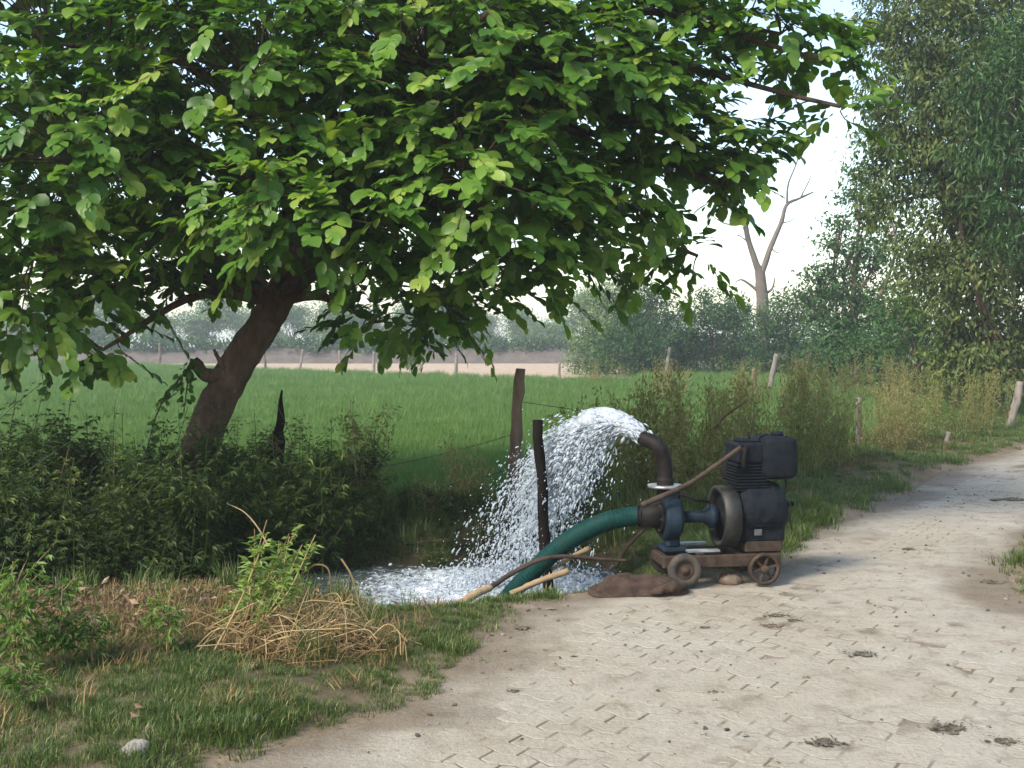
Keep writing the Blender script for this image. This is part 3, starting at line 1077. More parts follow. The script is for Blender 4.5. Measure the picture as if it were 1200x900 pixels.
for x, y, d, bl, mt, sd, lab, br in bush_defs:
    b = at(x, y, d); b[2] = 0
    k = d / FPX
    rng = np.random.default_rng(sd)
    lob = []
    lx0, lx1 = min(q[0] - q[2] * .6 for q in bl), max(q[0] + q[2] * .6 for q in bl)
    low = [(lx0 + (lx1 - lx0) * f, y - 13 - 4 * (k_ % 2), 15) for k_, f in enumerate(np.linspace(0, 1, max(3, int((lx1 - lx0) / 16))))]
    for (lx, ly, r) in list(bl) + low:
        p = at(lx, ly, d + rng.uniform(-1, 1) * r * k) - b
        lob.append((p[0], p[1], p[2], r * k, r * k, r * k * .85))
    area = sum(l[3] ** 2 for l in lob)
    make_tree('bush', lab, 'bush', b, lob, .12, 1.6, int(150 + 42 * area), 16, .26, .11 + d * .0017, mt, sd, droop=.25, bright=br, aspect=.42)

# the bare dead tree
b = at(893, 442, 66.0); b[2] = 0
t = thing('bare_tree', 'leafless pale grey forked tree rising behind the rounded feathery bush', 'tree', tuple(b))
mb = MB()
def dead(pp, r0, r1, s=8):
    cp = curve([at(*q) - b for q in pp], 6)
    tube(mb, cp, np.linspace(r0, r1, len(cp)), s, False, .06, seed=int(r0 * 1000))
dead([(893, 445, 66), (894, 400, 66), (893, 350, 66), (891, 318, 66)], .46, .30)
mb.build('trunk', M_DEADTREE, t)
for pp, r0, r1 in (([(891, 322, 66), (878, 285, 66), (872, 252, 65.5), (866, 215, 65)], .30, .12), ([(892, 322, 66), (903, 290, 66), (915, 262, 66), (922, 240, 66), (938, 232, 66.5), (953, 225, 67)], .27, .07),
                   ([(892, 345, 66), (882, 336, 66), (870, 328, 66), (862, 330, 66)], .16, .05), ([(894, 346, 66), (905, 338, 66), (908, 325, 66)], .15, .05),
                   ([(872, 252, 65.5), (855, 235, 65), (838, 215, 65)], .10, .03), ([(922, 240, 66), (924, 215, 66), (935, 185, 66), (930, 165, 66)], .10, .03), ([(866, 215, 65), (872, 190, 65)], .08, .03),
                   ([(870, 262, 65.5), (850, 262, 65), (830, 250, 65)], .08, .03), ([(938, 232, 66.5), (948, 212, 66.5), (952, 200, 66.5)], .07, .02), ([(903, 290, 66), (912, 296, 66), (926, 286, 66)], .06, .02),
                   ([(878, 285, 66), (866, 276, 66), (858, 280, 66)], .07, .02), ([(915, 262, 66), (928, 258, 66), (940, 246, 66)], .06, .02), ([(866, 215, 65), (852, 196, 65), (848, 180, 65)], .06, .02), ([(935, 185, 66), (945, 170, 66)], .05, .02)):
    mb = MB(); dead(pp, r0 * .72, r1 * .6, 6); mb.build('branch', M_DEADTREE, t)

# far bank with the hazy tree row beyond it
mb = MB()
bx = np.arange(-150, 70, 1.5)
prof = [(-2.5, -.2), (-1.2, .7), (0, 1.35), (1.5, 1.55), (4, 1.5), (7, -.2)]
V = []
for x in bx:
    for (py, pz) in prof:
        V.append((x, 108 + py + 1.0 * float(fbm(x * .1, py, 7, 2)), pz * (.85 + .3 * float(vnoise(x * .15, 0, 8))) + (float(vnoise(x * .8, py, 4)) - .5) * .25))
nb = len(prof)
ii = np.arange(len(bx) - 1)[:, None] * nb + np.arange(nb - 1)[None]
mb.add_array(V, np.stack([ii, ii + nb, ii + nb + 1, ii + 1], -1).reshape(-1, 4))
alb2 = np.tile(np.array([.11, .09, .08, 1.0]), (len(V), 1))
bank = mb.build('embankment', M_GROUND, extra={'alb': alb2})
tag(bank, 'low dark earth bank beyond the bare field', 'bank', kind='structure')
rng = np.random.default_rng(77)
hx = np.arange(-150, 60, .35)
hl = [(x, 108.5 + rng.uniform(-.6, 1.5), 1.7 + rng.uniform(-.3, .35), .8, .8, .55) for x in hx]
hedge = far_crown(hl, 4200, 12, .35, .40, rng, .1).build('undergrowth', M_BUSH, smooth=False)
tag(hedge, 'dark low scrub growing along the far earth bank', 'scrub', kind='stuff')

far_proto = []
for q in range(4):
    rng = np.random.default_rng(300 + q)
    H = [8.0, 7.0, 9.0, 6.5][q]
    lob = rand_lobes(rng, 11, 2.8, H * .35, H * .85, 1.0, 1.6)
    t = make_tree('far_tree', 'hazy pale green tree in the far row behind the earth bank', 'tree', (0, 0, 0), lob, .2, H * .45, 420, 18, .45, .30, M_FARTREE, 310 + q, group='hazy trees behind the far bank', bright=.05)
    far_proto.append(t)
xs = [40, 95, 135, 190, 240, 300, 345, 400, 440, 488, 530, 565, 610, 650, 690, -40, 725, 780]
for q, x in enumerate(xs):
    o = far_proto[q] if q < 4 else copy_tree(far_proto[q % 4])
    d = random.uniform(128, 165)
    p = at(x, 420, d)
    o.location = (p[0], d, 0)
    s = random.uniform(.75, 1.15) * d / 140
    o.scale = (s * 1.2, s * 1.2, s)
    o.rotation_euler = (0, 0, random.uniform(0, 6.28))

# pale sapling in the bare field
b = at(482, 443, 57); b[2] = 0
make_tree('sapling', 'small pale green sapling standing alone at the edge of the bare field', 'sapling', b, [(0, 0, 1.15, .42, .42, .45), (.1, 0, .75, .4, .4, .4), (-.1, 0, 1.55, .25, .25, .35), (.15, 0, 1.5, .25, .25, .3)], .04, 1.3, 110, 12, .10, .13, M_WEEDLIT, 66, droop=.0, bright=.1)


# ------------------------------------------------------------------ fence posts and wire
def post(name, label, px, py_base, py_top, depth, r, mat, lean_px=0, group=None, rough=.09, knots=0, seed=1, base_z=None, point=False):
    b = at(px, py_base, depth)
    gz = float(ground_z(b[0], b[1]))
    tpt = at(px + lean_px, py_top, depth)
    rng = np.random.default_rng(seed)
    n = 14
    s = np.linspace(0, 1, n)
    b0 = np.array([b[0], b[1], gz - .12])
    pts = b0[None] * (1 - s[:, None]) + tpt[None] * s[:, None]
    pts = pts + np.c_[np.cumsum(rng.normal(0, r * .10, n)), np.cumsum(rng.normal(0, r * .10, n)), np.zeros(n)]
    rad = np.linspace(r * 1.12, r * .88, n)
    if point:
        rad = r * np.interp(s, [0, .45, .62, .66, .8, 1], [1.25, 1.0, .95, .62, .42, .07]) * (1 + rng.normal(0, .08, n))
    for _ in range(knots):
        rad[rng.integers(4, n - 1)] *= 1.28
    mb = MB()
    tube(mb, pts - np.array([b[0], b[1], gz]), rad, 10, True, rough, seed=seed)
    o = mb.build(name, mat, loc=(b[0], b[1], gz))
    return tag(o, label, 'post', group)


post('wooden_post', 'knotty brown wooden fence post standing behind the water jet', 601, 606, 432, 11.0, .052, M_POST, 8, knots=3, seed=4, rough=.12)
post('charred_stake', 'thick blackened stake leaning in front of the water jet', 648, 668, 492, 8.35, .043, M_DEADBARK, -18, seed=5, rough=.10)
post('broken_stump', 'dark splintered pointed dead stump right of the leaning tree', 306, 600, 457, 10.6, .085, M_DEADBARK, 20, seed=6, rough=.16, point=True)
for (px, pb, pt, d, r, ln, lab) in [
        (118, 427, 405, 92, .09, 0, 'small grey far fence post left of the leaning trunk, first in its row'),
        (187, 430, 402, 84, .09, 0, 'thin far fence post seen just left of the broken branch stub'),
        (312, 437, 413, 72, .08, -3, 'short far fence post right next to the leaning trunk'),
        (350, 437, 409, 70, .08, 5, 'pale leaning far fence post beyond the splintered stump'),
        (400, 437, 411, 68, .07, -2, 'slim far fence post between pale leaning post and sapling'),
        (438, 440, 412, 63, .08, 0, 'dark far fence post left of the pale sapling'),
        (535, 444, 414, 58, .09, 0, 'upright far fence post between sapling and knotty brown post'),
        (656, 447, 424, 54, .07, 0, 'short far fence post against the bare field near the jet')]:
    post('fence_post', lab, px, pb, pt, d, r, M_PALEPOST if d < 71 else M_POST, ln, 'far fence along the field', seed=int(px))
post('fence_post', 'leaning thin post in front of the dark green bush', 779, 437, 407, 60, .10, M_PALEPOST, 6, 'far fence along the field', seed=71)
post('fence_post', 'pale slanting post in front of the bush left of the feathery tree', 901, 458, 415, 40, .10, M_PALEPOST, 10, 'far fence along the field', seed=72)
post('fence_post', 'thin pale upright post among dry weeds right of the engine', 1004, 532, 466, 17.7, .045, M_PALEPOST, 5, 'posts along the path', seed=73)
post('fence_post', 'short pale stub post low in the grass by the path bend', 1108, 525, 506, 18.6, .04, M_PALEPOST, 3, 'posts along the path', seed=74)
post('fence_post', 'pale leaning post at the edge of the path under the drooping tree', 1181, 503, 447, 22.8, .08, M_PALEPOST, 14, 'posts along the path', seed=75)
post('fence_post', 'grey post half hidden in dry shrubs below the feathery tree', 884, 462, 432, 38, .09, M_POST, -2, 'far fence along the field', seed=76)


def wire(label, pts, sag=.05, barb=True):
    mb = MB()
    for a, c_ in zip(pts[:-1], pts[1:]):
        a, c_ = np.array(a), np.array(c_)
        n = 24
        s = np.linspace(0, 1, n)[:, None]
        q = a * (1 - s) + c_ * s
        q[:, 2] -= (4 * s * (1 - s))[:, 0] * sag
        tube(mb, q, .0035, 4, False)
        if barb:
            m = int(np.linalg.norm(c_ - a) / .12)
            for k in range(m):
                p = q[int((k + .5) / m * (n - 1))]
                v = RNG.normal(0, 1, 3); v = v / np.linalg.norm(v) * .022
                tube(mb, np.array([p - v, p + v]), .0025, 3, False)
    o = mb.build('barbed_wire', M_WIRE)
    return tag(o, label, 'wire')


y_f = 11.0
wire('top barbed wire strand running from the knotty post past the leaning trunk', [at(604, 508, y_f), at(420, 552, 10.9), at(320, 548, 10.6), at(120, 540, 10.8), at(-60, 524, 10.9)], .03)
wire('middle barbed wire strand strung before the green crop', [at(603, 548, y_f), at(420, 585, 10.9), at(308, 580, 10.6), at(60, 572, 10.8), at(-60, 570, 10.9)], .04)
wire('lower slack wire strand just above the ditch bank', [at(602, 577, y_f), at(470, 592, 10.9), at(310, 600, 10.6)], .03)
wire('barbed wire strand running through dry weeds right of the jet', [at(606, 470, y_f), at(930, 500, 14.5), at(1006, 482, 17.7), at(1190, 462, 22.8)], .06)
wire('slack curved wire hanging beside the splintered stump', [at(322, 470, 10.6), at(340, 510, 10.5), at(352, 560, 10.5)], -.02, False)


# ------------------------------------------------------------------ the diesel pump set on its trolley
PUMP = np.array([1.46, 7.98, 0.012])
PROT = math.radians(8)


def pl(u, w, v):
    """pump-local to world"""
    c_, s_ = math.cos(PROT), math.sin(PROT)
    return np.array([PUMP[0] + u * c_ - w * s_, PUMP[1] + u * s_ + w * c_, PUMP[2] + v])


def inv_pl(p):
    c_, s_ = math.cos(PROT), math.sin(PROT)
    x, y = p[0] - PUMP[0], p[1] - PUMP[1]
    return np.array([x * c_ + y * s_, -x * s_ + y * c_, p[2] - PUMP[2]])


def pump_set():
    t = thing('pump_engine', 'dark blue diesel engine and water pump on a small rusty wheeled trolley', 'pump', tuple(PUMP), PROT)
    # trolley
    mb = MB()
    for w in (-.17, .17):
        box(mb, (0, w, .165), (.86, .05, .085), .006)
    ch = mb.build('chassis', M_IRON, t, smooth=False)
    for u in (-.40, -.12, .16, .41):
        mb = MB(); box(mb, (u, 0, .166), (.05, .288, .07), .005)
        mb.build('cross_member', M_IRON, ch, smooth=False)
    mb = MB(); box(mb, (-.13, -.150, .236), (.24, .06, .018), .004)
    mb.build('bright_rail', M_BRIGHT, t, smooth=False)
    mb = MB(); box(mb, (-.13, .150, .236), (.24, .06, .018), .004)
    mb.build('bright_rail', M_BRIGHT, t, smooth=False)
    for u in (-.29, .29):
        mb = MB(); lathe(mb, [(.0, -.25), (.018, -.25), (.018, .25), (0, .25)], (u, 0, .112), 'y', 12)
        mb.build('axle', M_IRON, t)

    def wheel(u, w, solid):
        r = .118 if solid else .112
        wt = bpy.data.objects.new('wheel', None); COL.objects.link(wt); wt.parent = t; wt.location = (u, w, r)
        mb = MB()
        if solid:
            lathe(mb, [(r * .55, -.030), (r * .80, -.032), (r * .97, -.026), (r, -.012), (r, .012), (r * .97, .026), (r * .80, .032), (r * .55, .030)], (0, 0, 0), 'y', 30, closed=True)
            mb.build('tyre', M_DARKRUBBER, wt)
            mb = MB(); lathe(mb, [(.0, -.040), (.018, -.040), (.024, -.022), (r * .45, -.020), (r * .57, -.029), (r * .57, .029), (r * .45, .020), (.024, .022), (.018, .04), (0, .04)], (0, 0, 0), 'y', 30)
            mb.build('rim', M_IRON, wt)
        else:
            lathe(mb, [(r * .80, -.024), (r, -.026), (r, .026), (r * .80, .024)], (0, 0, 0), 'y', 30, closed=True)
            mb.build('rim', M_IRON, wt)
            mb = MB(); lathe(mb, [(0, -.044), (.024, -.044), (.03, -.03), (.03, .03), (.024, .044), (0, .044)], (0, 0, 0), 'y', 16)
            mb.build('hub', M_IRON, wt)
            for k in range(6):
                a = k * math.pi / 3 + .3
                mb = MB(); box(mb, (math.sin(a) * r * .53, 0, math.cos(a) * r * .53), (.020, .024, r * .62), .004,
                               rot=[[math.cos(a), 0, math.sin(a)], [0, 1, 0], [-math.sin(a), 0, math.cos(a)]])
                mb.build('spoke', M_IRON, wt, smooth=False)
        return wt
    wheel(-.29, -.235, True); wheel(-.29, .235, True); wheel(.29, -.235, False); wheel(.29, .235, False)

    # engine
    mb = MB(); box(mb, (.325, 0, .262), (.28, .30, .11), .015)
    mb.build('engine_base', M_IRON, t, smooth=False)
    mb = MB()
    lathe(mb, [(0, .155), (.17, .155), (.19, .175), (.205, .22), (.205, .40), (.19, .46), (.15, .50), (.08, .515), (0, .515)], (0, 0, .505), 'x', 36)
    box(mb, (.32, 0, .44), (.33, .31, .34), .03)
    crank = mb.build('crankcase', M_ENGINE, t, smooth=False)
    for k in range(8):
        a = k * math.pi / 4 + .2
        mb = MB(); lathe(mb, [(0, -.012), (.012, -.012), (.012, .012), (0, .012)], (.512 - .02, math.cos(a) * .135, .505 + math.sin(a) * .135), 'x', 6)
        mb.build('bolt', M_IRON, crank, smooth=False)
    mb = MB(); box(mb, (.31, -.168, .47), (.17, .03, .15), .012); lathe(mb, [(0, -.205), (.035, -.205), (.04, -.18), (0, -.17)], (.31, 0, .47), 'y', 16)
    mb.build('inspection_cover', M_ENGINE, crank, smooth=False)
    mb = MB(); box(mb, (.27, -.171, .36), (.055, .012, .045), .003)
    mb.build('name_plate', M_BRIGHTDULL, crank, smooth=False)
    mb = MB()
    lathe(mb, [(0, .51), (.03, .51), (.03, .56), (.018, .565), (.018, .60), (0, .60)], (0, 0, .535), 'x', 14)
    mb.build('starting_shaft', M_ENGINE, t)
    # cylinder with cooling fins and head
    mb = MB(); box(mb, (.245, 0, .75), (.225, .23, .24), .02)
    for k in range(9):
        box(mb, (.245, 0, .655 + k * .022), (.25, .26, .010), .003)
    mb.build('cylinder', M_ENGINE, t, smooth=False)
    mb = MB(); box(mb, (.255, 0, .92), (.27, .27, .155), .02); box(mb, (.235, -.02, 1.005), (.16, .16, .035), .015)
    head = mb.build('cylinder_head', M_ENGINE, t, smooth=False)
    mb = MB(); tube(mb, [(.235, -.06, 1.0), (.238, -.06, 1.03), (.228, -.06, 1.07)], [.012, .010, .008], 8)
    mb.build('decompression_lever', M_ENGINE, head)
    mb = MB(); tube(mb, curve([(.30, -.05, 1.0), (.32, -.05, 1.035), (.35, -.05, 1.04), (.37, -.05, 1.01)], 5), .008, 6)
    mb.build('fuel_pipe', M_BLACKPIPE, head)
    mb = MB(); tube(mb, curve([(.19, -.13, .96), (.165, -.16, .93), (.16, -.165, .88), (.17, -.15, .83)], 6), .022, 10)
    mb.build('exhaust_elbow', M_BLACKPIPE, head)
    # fuel tank: rounded box
    mb = MB()
    nseg = 28
    a = np.arange(nseg) / nseg * 2 * math.pi
    ex = 0.42
    cu, su = np.sign(np.cos(a)) * np.abs(np.cos(a)) ** ex, np.sign(np.sin(a)) * np.abs(np.sin(a)) ** ex
    rows = [(-.165, .0), (-.165, .80), (-.155, .93), (-.13, 1.0), (.13, 1.0), (.155, .93), (.165, .80), (.165, .0)]
    V = [(.442 + cu[k] * .132 * q, w, .885 + su[k] * .155 * q) for w, q in rows for k in range(nseg)]
    ii = np.arange(len(rows) - 1)[:, None] * nseg + np.arange(nseg)[None]
    jj = np.arange(len(rows) - 1)[:, None] * nseg + (np.arange(nseg)[None] + 1) % nseg
    mb.add_array(V, np.stack([ii, jj, jj + nseg, ii + nseg], -1).reshape(-1, 4))
    tank = mb.build('fuel_tank', M_ENGINE, t)
    mb = MB(); lathe(mb, [(0, 0), (.045, 0), (.045, .022), (.035, .03), (0, .03)], (.46, -.03, 1.038), 'z', 18)
    mb.build('tank_cap', M_ENGINE, tank)
    mb = MB(); box(mb, (.36, 0, 1.043), (.09, .05, .012), .004)
    mb.build('tank_strap', M_ENGINE, tank, smooth=False)
    mb = MB(); tube(mb, [(.50, -.10, .74), (.503, -.10, .66), (.49, -.10, .60)], .006, 6)
    mb.build('drain_pipe', M_BLACKPIPE, tank)
    mb = MB(); tube(mb, curve([(.47, -.12, .60), (.52, -.14, .55), (.515, -.15, .45), (.53, -.15, .37)], 5), .007, 6)
    mb.build('governor_rod', M_BLACKPIPE, t)
    # silencer drum behind
    mb = MB(); lathe(mb, [(0, -.1), (.06, -.1), (.07, -.08), (.07, .08), (.06, .1), (0, .1)], (.19, .19, .80), 'z', 18)
    mb.build('silencer', M_BLACKPIPE, t)

    # flywheel
    mb = MB()
    lathe(mb, [(.185, -.035), (.205, -.04), (.222, -.036), (.222, .082), (.205, .086), (.185, .082)], (.055, 0, .455), 'x', 48, closed=True)
    fw = mb.build('flywheel', M_STEEL, t)
    mb = MB(); lathe(mb, [(0, -.05), (.055, -.05), (.06, -.02), (.09, .005), (.188, .005), (.188, .045), (.09, .045), (0, .06)], (.055, 0, .455), 'x', 40)
    mb.build('web', M_ENGINE, fw)
    mb = MB(); lathe(mb, [(0, 0), (.045, 0), (.045, .09), (0, .09)], (.12, 0, .455), 'x', 20)
    mb.build('hub', M_ENGINE, fw)
    # coupling
    mb = MB()
    lathe(mb, [(0, -.31), (.043, -.31), (.043, -.13), (.058, -.125), (.062, -.10), (.085, -.09), (.085, -.045), (.05, -.04), (.05, 0), (0, 0)], (.055, 0, .455), 'x', 26)
    mb.build('coupling', M_PUMPBLUE, t)
    # pump body
    mb = MB()
    lathe(mb, [(0, -.235), (.06, -.235), (.085, -.25), (.10, -.265), (.155, -.275), (.165, -.29), (.168, -.33), (.162, -.375), (.15, -.39), (.095, -.40), (.07, -.42), (.07, -.46), (0, -.46)], (0, 0, .455), 'x', 34)
    box(mb, (-.325, -.02, .60), (.11, .13, .14), .025)
    pc = mb.build('pump_casing', M_PUMPBLUE, t, smooth=False)
    for u in (-.268, -.405):
        mb = MB(); lathe(mb, [(.05, -.011), (.118, -.011), (.118, .011), (.05, .011)], (u, 0, .455), 'x', 30, closed=True)
        fl = mb.build('flange', M_PUMPBLUE if u > -.3 else M_BLACKPIPE, t)
        for k in range(6):
            a_ = k * math.pi / 3
            mb = MB(); lathe(mb, [(0, -.022), (.011, -.022), (.011, .022), (0, .022)], (u, math.cos(a_) * .098, .455 + math.sin(a_) * .098), 'x', 6)
            mb.build('bolt', M_IRON, fl, smooth=False)
    mb = MB(); box(mb, (-.315, 0, .235), (.17, .20, .03), .006); box(mb, (-.315, 0, .29), (.10, .12, .10), .02)
    mb.build('pump_foot', M_PUMPBLUE, t, smooth=False)
    mb = MB(); lathe(mb, [(0, -.40), (.088, -.40), (.09, -.42), (.082, -.55), (0, -.55)], (0, 0, .47), 'x', 26)
    mb.build('suction_socket', M_BLACKPIPE, t)
    mb = MB(); tube(mb, curve([(-.29, -.08, .63), (-.25, -.09, .625), (-.17, -.08, .59), (-.09, -.05, .575), (-.04, 0, .56)], 6), .011, 8)
    mb.build('priming_pipe', M_BLACKPIPE, t)
    # delivery pipe
    mb = MB(); lathe(mb, [(.03, 0), (.125, 0), (.125, .018), (.03, .018)], (-.365, 0, .672), 'z', 28, closed=True)
    mb.build('delivery_flange', M_BRIGHT, t)
    mouth = inv_pl(at(752, 513, 8.0))
    cp = curve([(-.365, 0, .60), (-.365, 0, .72), (-.367, 0, .80), (-.380, 0, .89), (-.425, 0, .975), tuple(mouth)], 8)
    mb = MB()
    rr = np.full(len(cp), .062)
    rr[:10] = .070
    tt, N_, B_ = frames(cp)
    # outer skin, lip and bore
    rr = rr * .88
    tube(mb, cp, rr, 22, False)
    bore = cp[::-1][:14]
    n_out = len(cp)
    tube(mb, np.vstack([cp[-1:], cp[-1:] + tt[-1:] * .002]), [.0546, .044], 22, False)
    tube(mb, np.vstack([cp[-1:] + tt[-1:] * .002, bore[1:]]), .044, 22, False)
    mb.build('delivery_pipe', M_BLACKPIPE, t)
    return t


M_DARKRUBBER = mat_basic('old_wheel_rim', (.030, .026, .022), (.085, .068, .052), 12, 0.85, bump=0.4)
M_BRIGHTDULL = mat_basic('dull_plate', (.05, .055, .06), (.12, .12, .12), 16, 0.5, 0.3, bump=0.1)
pump_set()

# suction hose
hp = curve([pl(-.50, 0, .470), at(742, 605, 7.93), at(712, 611, 7.92), at(682, 624, 7.95), at(655, 642, 8.0), at(630, 664, 8.06), at(604, 690, 8.14), at(585, 712, 8.3), at(570, 730, 8.5)], 26)
n = len(hp)
seg = np.r_[0, np.cumsum(np.linalg.norm(np.diff(hp, axis=0), axis=1))]
uni = np.linspace(0, seg[-1], 420)
hp = np.stack([np.interp(uni, seg, hp[:, k]) for k in range(3)], 1)
rr = .067 + .0009 * np.sin(uni * 2 * math.pi / .03) + .004 * np.sin(uni * 3.0)
mb = MB()
tube(mb, hp, rr, 20, True)
hose = mb.build('suction_hose', M_HOSE)
tag(hose, 'thick ribbed green suction hose curving from the pump down into the ditch', 'hose')
mb = MB()
for s in (6, 12):
    tube(mb, hp[s:s + 4], .081, 20, True)
mb.build('hose_clamp', M_BLACKPIPE, hose)

# water jet: arcing, breaking up into clots and drops
rng = np.random.default_rng(91)
m0 = at(752, 511, 8.0)
foot = np.array([.0, 8.85, WATER_Z])
T = .66
vh = (foot[:2] - m0[:2]) / T
vz0 = (WATER_Z - m0[2] + .5 * 9.81 * T * T) / T
g = (1 + 5 ** .5) / 2
ICO_V = norm(np.array([(-1, g, 0), (1, g, 0), (-1, -g, 0), (1, -g, 0), (0, -1, g), (0, 1, g), (0, -1, -g), (0, 1, -g), (g, 0, -1), (g, 0, 1), (-g, 0, -1), (-g, 0, 1)], float))
ICO_F = np.array([(0, 11, 5), (0, 5, 1), (0, 1, 7), (0, 7, 10), (0, 10, 11), (1, 5, 9), (5, 11, 4), (11, 10, 2), (10, 7, 6), (7, 1, 8), (3, 9, 4), (3, 4, 2), (3, 2, 6), (3, 6, 8), (3, 8, 9), (4, 9, 5), (2, 4, 11), (6, 2, 10), (8, 6, 7), (9, 8, 1)])


def blobs(mb, c, vel, size, stretch, rng, jag=.35):
    N = len(c)
    d = norm(vel)
    up = np.tile(np.array([0, 0, 1.0]), (N, 1)) + rng.normal(0, .5, (N, 3))
    s1 = norm(np.cross(d, up)); s2 = np.cross(s1, d)
    V = ICO_V[None] * (1 + rng.normal(0, jag, (N, 12, 1)))
    V = d[:, None] * V[..., 0:1] * (size * stretch)[:, None, None] + s1[:, None] * V[..., 1:2] * size[:, None, None] * rng.uniform(.6, 1.3, (N, 1, 1)) + s2[:, None] * V[..., 2:3] * size[:, None, None] * rng.uniform(.5, 1.2, (N, 1, 1))
    V = V + c[:, None]
    F = (ICO_F[None] + (np.arange(N) * 12)[:, None, None]).reshape(-1, 3)
    mb.add_array(V.reshape(-1, 3), F)


def fly(t_, sp):
    N = len(t_)
    g = np.array([0, 0, -9.81])
    v0 = np.c_[np.full(N, vh[0]), np.full(N, vh[1]), np.full(N, vz0)]
    # the nappe fans out: some streams fall short, some fly far
    k = 1 + rng.normal(0, sp * .55, N)
    v0 = v0 * np.c_[k, k, np.ones(N)] + rng.normal(0, 1, (N, 3)) * np.array([sp * .45, sp * .8, sp * .55])
    p = m0 + rng.normal(0, .020, (N, 3)) + v0 * t_[:, None] + .5 * g * (t_ ** 2)[:, None]
    return p, v0 + g * t_[:, None]


mb = MB()
# continuous body of the jet, ridged along the flow, fraying towards its end
tc = np.linspace(0, .56, 200)
v0 = np.array([vh[0], vh[1], vz0])
cp = m0 + v0 * tc[:, None] + .5 * np.array([0, 0, -9.81]) * (tc ** 2)[:, None]
nsd = 64
tt_, N_, B_ = frames(cp)
ang_ = np.arange(nsd) * 2 * math.pi / nsd
rad_ = np.interp(tc, [0, .04, .12, .22, .32, .44, .56], [.046, .060, .092, .120, .130, .120, .04])
AA, TT = np.meshgrid(ang_, tc)
ridge = fbm(np.cos(AA) * 3.2 + 9, np.sin(AA) * 3.2 + TT * 5, 501, 3) + 1.1 * fbm(np.cos(AA) * 11 + 3, np.sin(AA) * 11 + TT * 30, 502, 3) - 1.05
fray = sm(.03, .30, TT)
RR_ = rad_[:, None] * (1 + np.clip(ridge, -.5, .16) * (.35 + 1.5 * fray))
ring = cp[:, None] + RR_[..., None] * (np.cos(AA)[..., None] * N_[:, None] + np.sin(AA)[..., None] * B_[:, None])
ii = np.arange(len(tc) - 1)[:, None] * nsd + np.arange(nsd)[None]
jj = np.arange(len(tc) - 1)[:, None] * nsd + (np.arange(nsd)[None] + 1) % nsd
fc = np.stack([ii, jj, jj + nsd, ii + nsd], -1).reshape(-1, 4)
hole = (fbm(AA[:-1] * 4 + 5, TT[:-1] * 26, 505, 3) < (.16 + .46 * sm(.05, .46, TT[:-1]))).reshape(-1)
mb.add_array(ring.reshape(-1, 3), fc[~hole])
N = 12000
p, v = fly(rng.uniform(0.0, .40, N) ** .9, .27); blobs(mb, p, v, rng.uniform(.003, .010, N), rng.uniform(1.5, 4.0, N), rng, .2)
N = 9000
p, v = fly(rng.uniform(0.0, .5, N), .27); blobs(mb, p, v, rng.uniform(.002, .006, N), rng.uniform(1.5, 5.0, N), rng)
N = 15000
p, v = fly(rng.uniform(.15, .74, N) ** .9, .36)
ok = p[:, 2] > WATER_Z - .02
p, v = p[ok], v[ok]; N = len(p)
blobs(mb, p, v, .0018 + .0065 * rng.random(N) ** 2.2, rng.uniform(1.0, 4.5, N), rng, .3)
N = 1500
p, v = fly(rng.uniform(.25, .72, N), .50)
ok = p[:, 2] > WATER_Z
p, v = p[ok], v[ok]; N = len(p)
blobs(mb, p, v, rng.uniform(.002, .006, N), rng.uniform(.9, 2.2, N), rng, .4)
# splash crown at the foot
N = 2600
a_ = rng.uniform(0, 6.28, N); q = np.abs(rng.normal(0, .42, N))
p = np.c_[foot[0] + np.cos(a_) * q * 1.35 - .05, foot[1] + np.sin(a_) * q * .75, WATER_Z + np.abs(rng.normal(0, .11, N)) * np.exp(-q)]
blobs(mb, p, rng.normal(0, 1, (N, 3)), rng.uniform(.002, .010, N), rng.uniform(.9, 2.4, N), rng, .5)
jet = mb.build('water_jet', M_SPRAY)
tag(jet, 'white jet of water gushing from the black pipe into the ditch', 'water jet', kind='stuff')


# ------------------------------------------------------------------ sack, sticks, stones
def lump(name, label, cat, c, size, mat, seed, rotz=0, folds=0.0, sub=2, group=None, flat=.35):
    rng = np.random.default_rng(seed)
    nu, nv = 28, 14
    V = []
    for j in range(nv + 1):
        th = math.pi * j / nv
        for i in range(nu):
            ph = 2 * math.pi * i / nu
            d = np.array([math.sin(th) * math.cos(ph), math.sin(th) * math.sin(ph), math.cos(th)])
            V.append(d)
    V = np.array(V)
    r = 1 + .30 * (fbm(V[:, 0] * 1.6 + seed, V[:, 1] * 1.6 + V[:, 2] * 1.3, seed, 3) - .5) * 2
    if folds:
        r = r + folds * np.sin(V[:, 0] * 9 + V[:, 1] * 5 + seed) * .5 + folds * (fbm(V[:, 0] * 5, V[:, 1] * 5 + V[:, 2] * 4, seed + 4, 3) - .5) * 1.6
    W = V * r[:, None] * np.array(size) / 2
    low = -size[2] * .5 * flat
    W[:, 2] = np.where(W[:, 2] < low, low + (W[:, 2] - low) * .08, W[:, 2])
    W[:, 2] -= W[:, 2].min() + .006
    ii = np.arange(nv)[:, None] * nu + np.arange(nu)[None]
    jj = np.arange(nv)[:, None] * nu + (np.arange(nu)[None] + 1) % nu
    mb = MB(); mb.add_array(W, np.stack([ii, ii + nu, jj + nu, jj], -1).reshape(-1, 4))
    o = mb.build(name, mat, loc=tuple(c), rotz=rotz)
    return tag(o, label, cat, group)


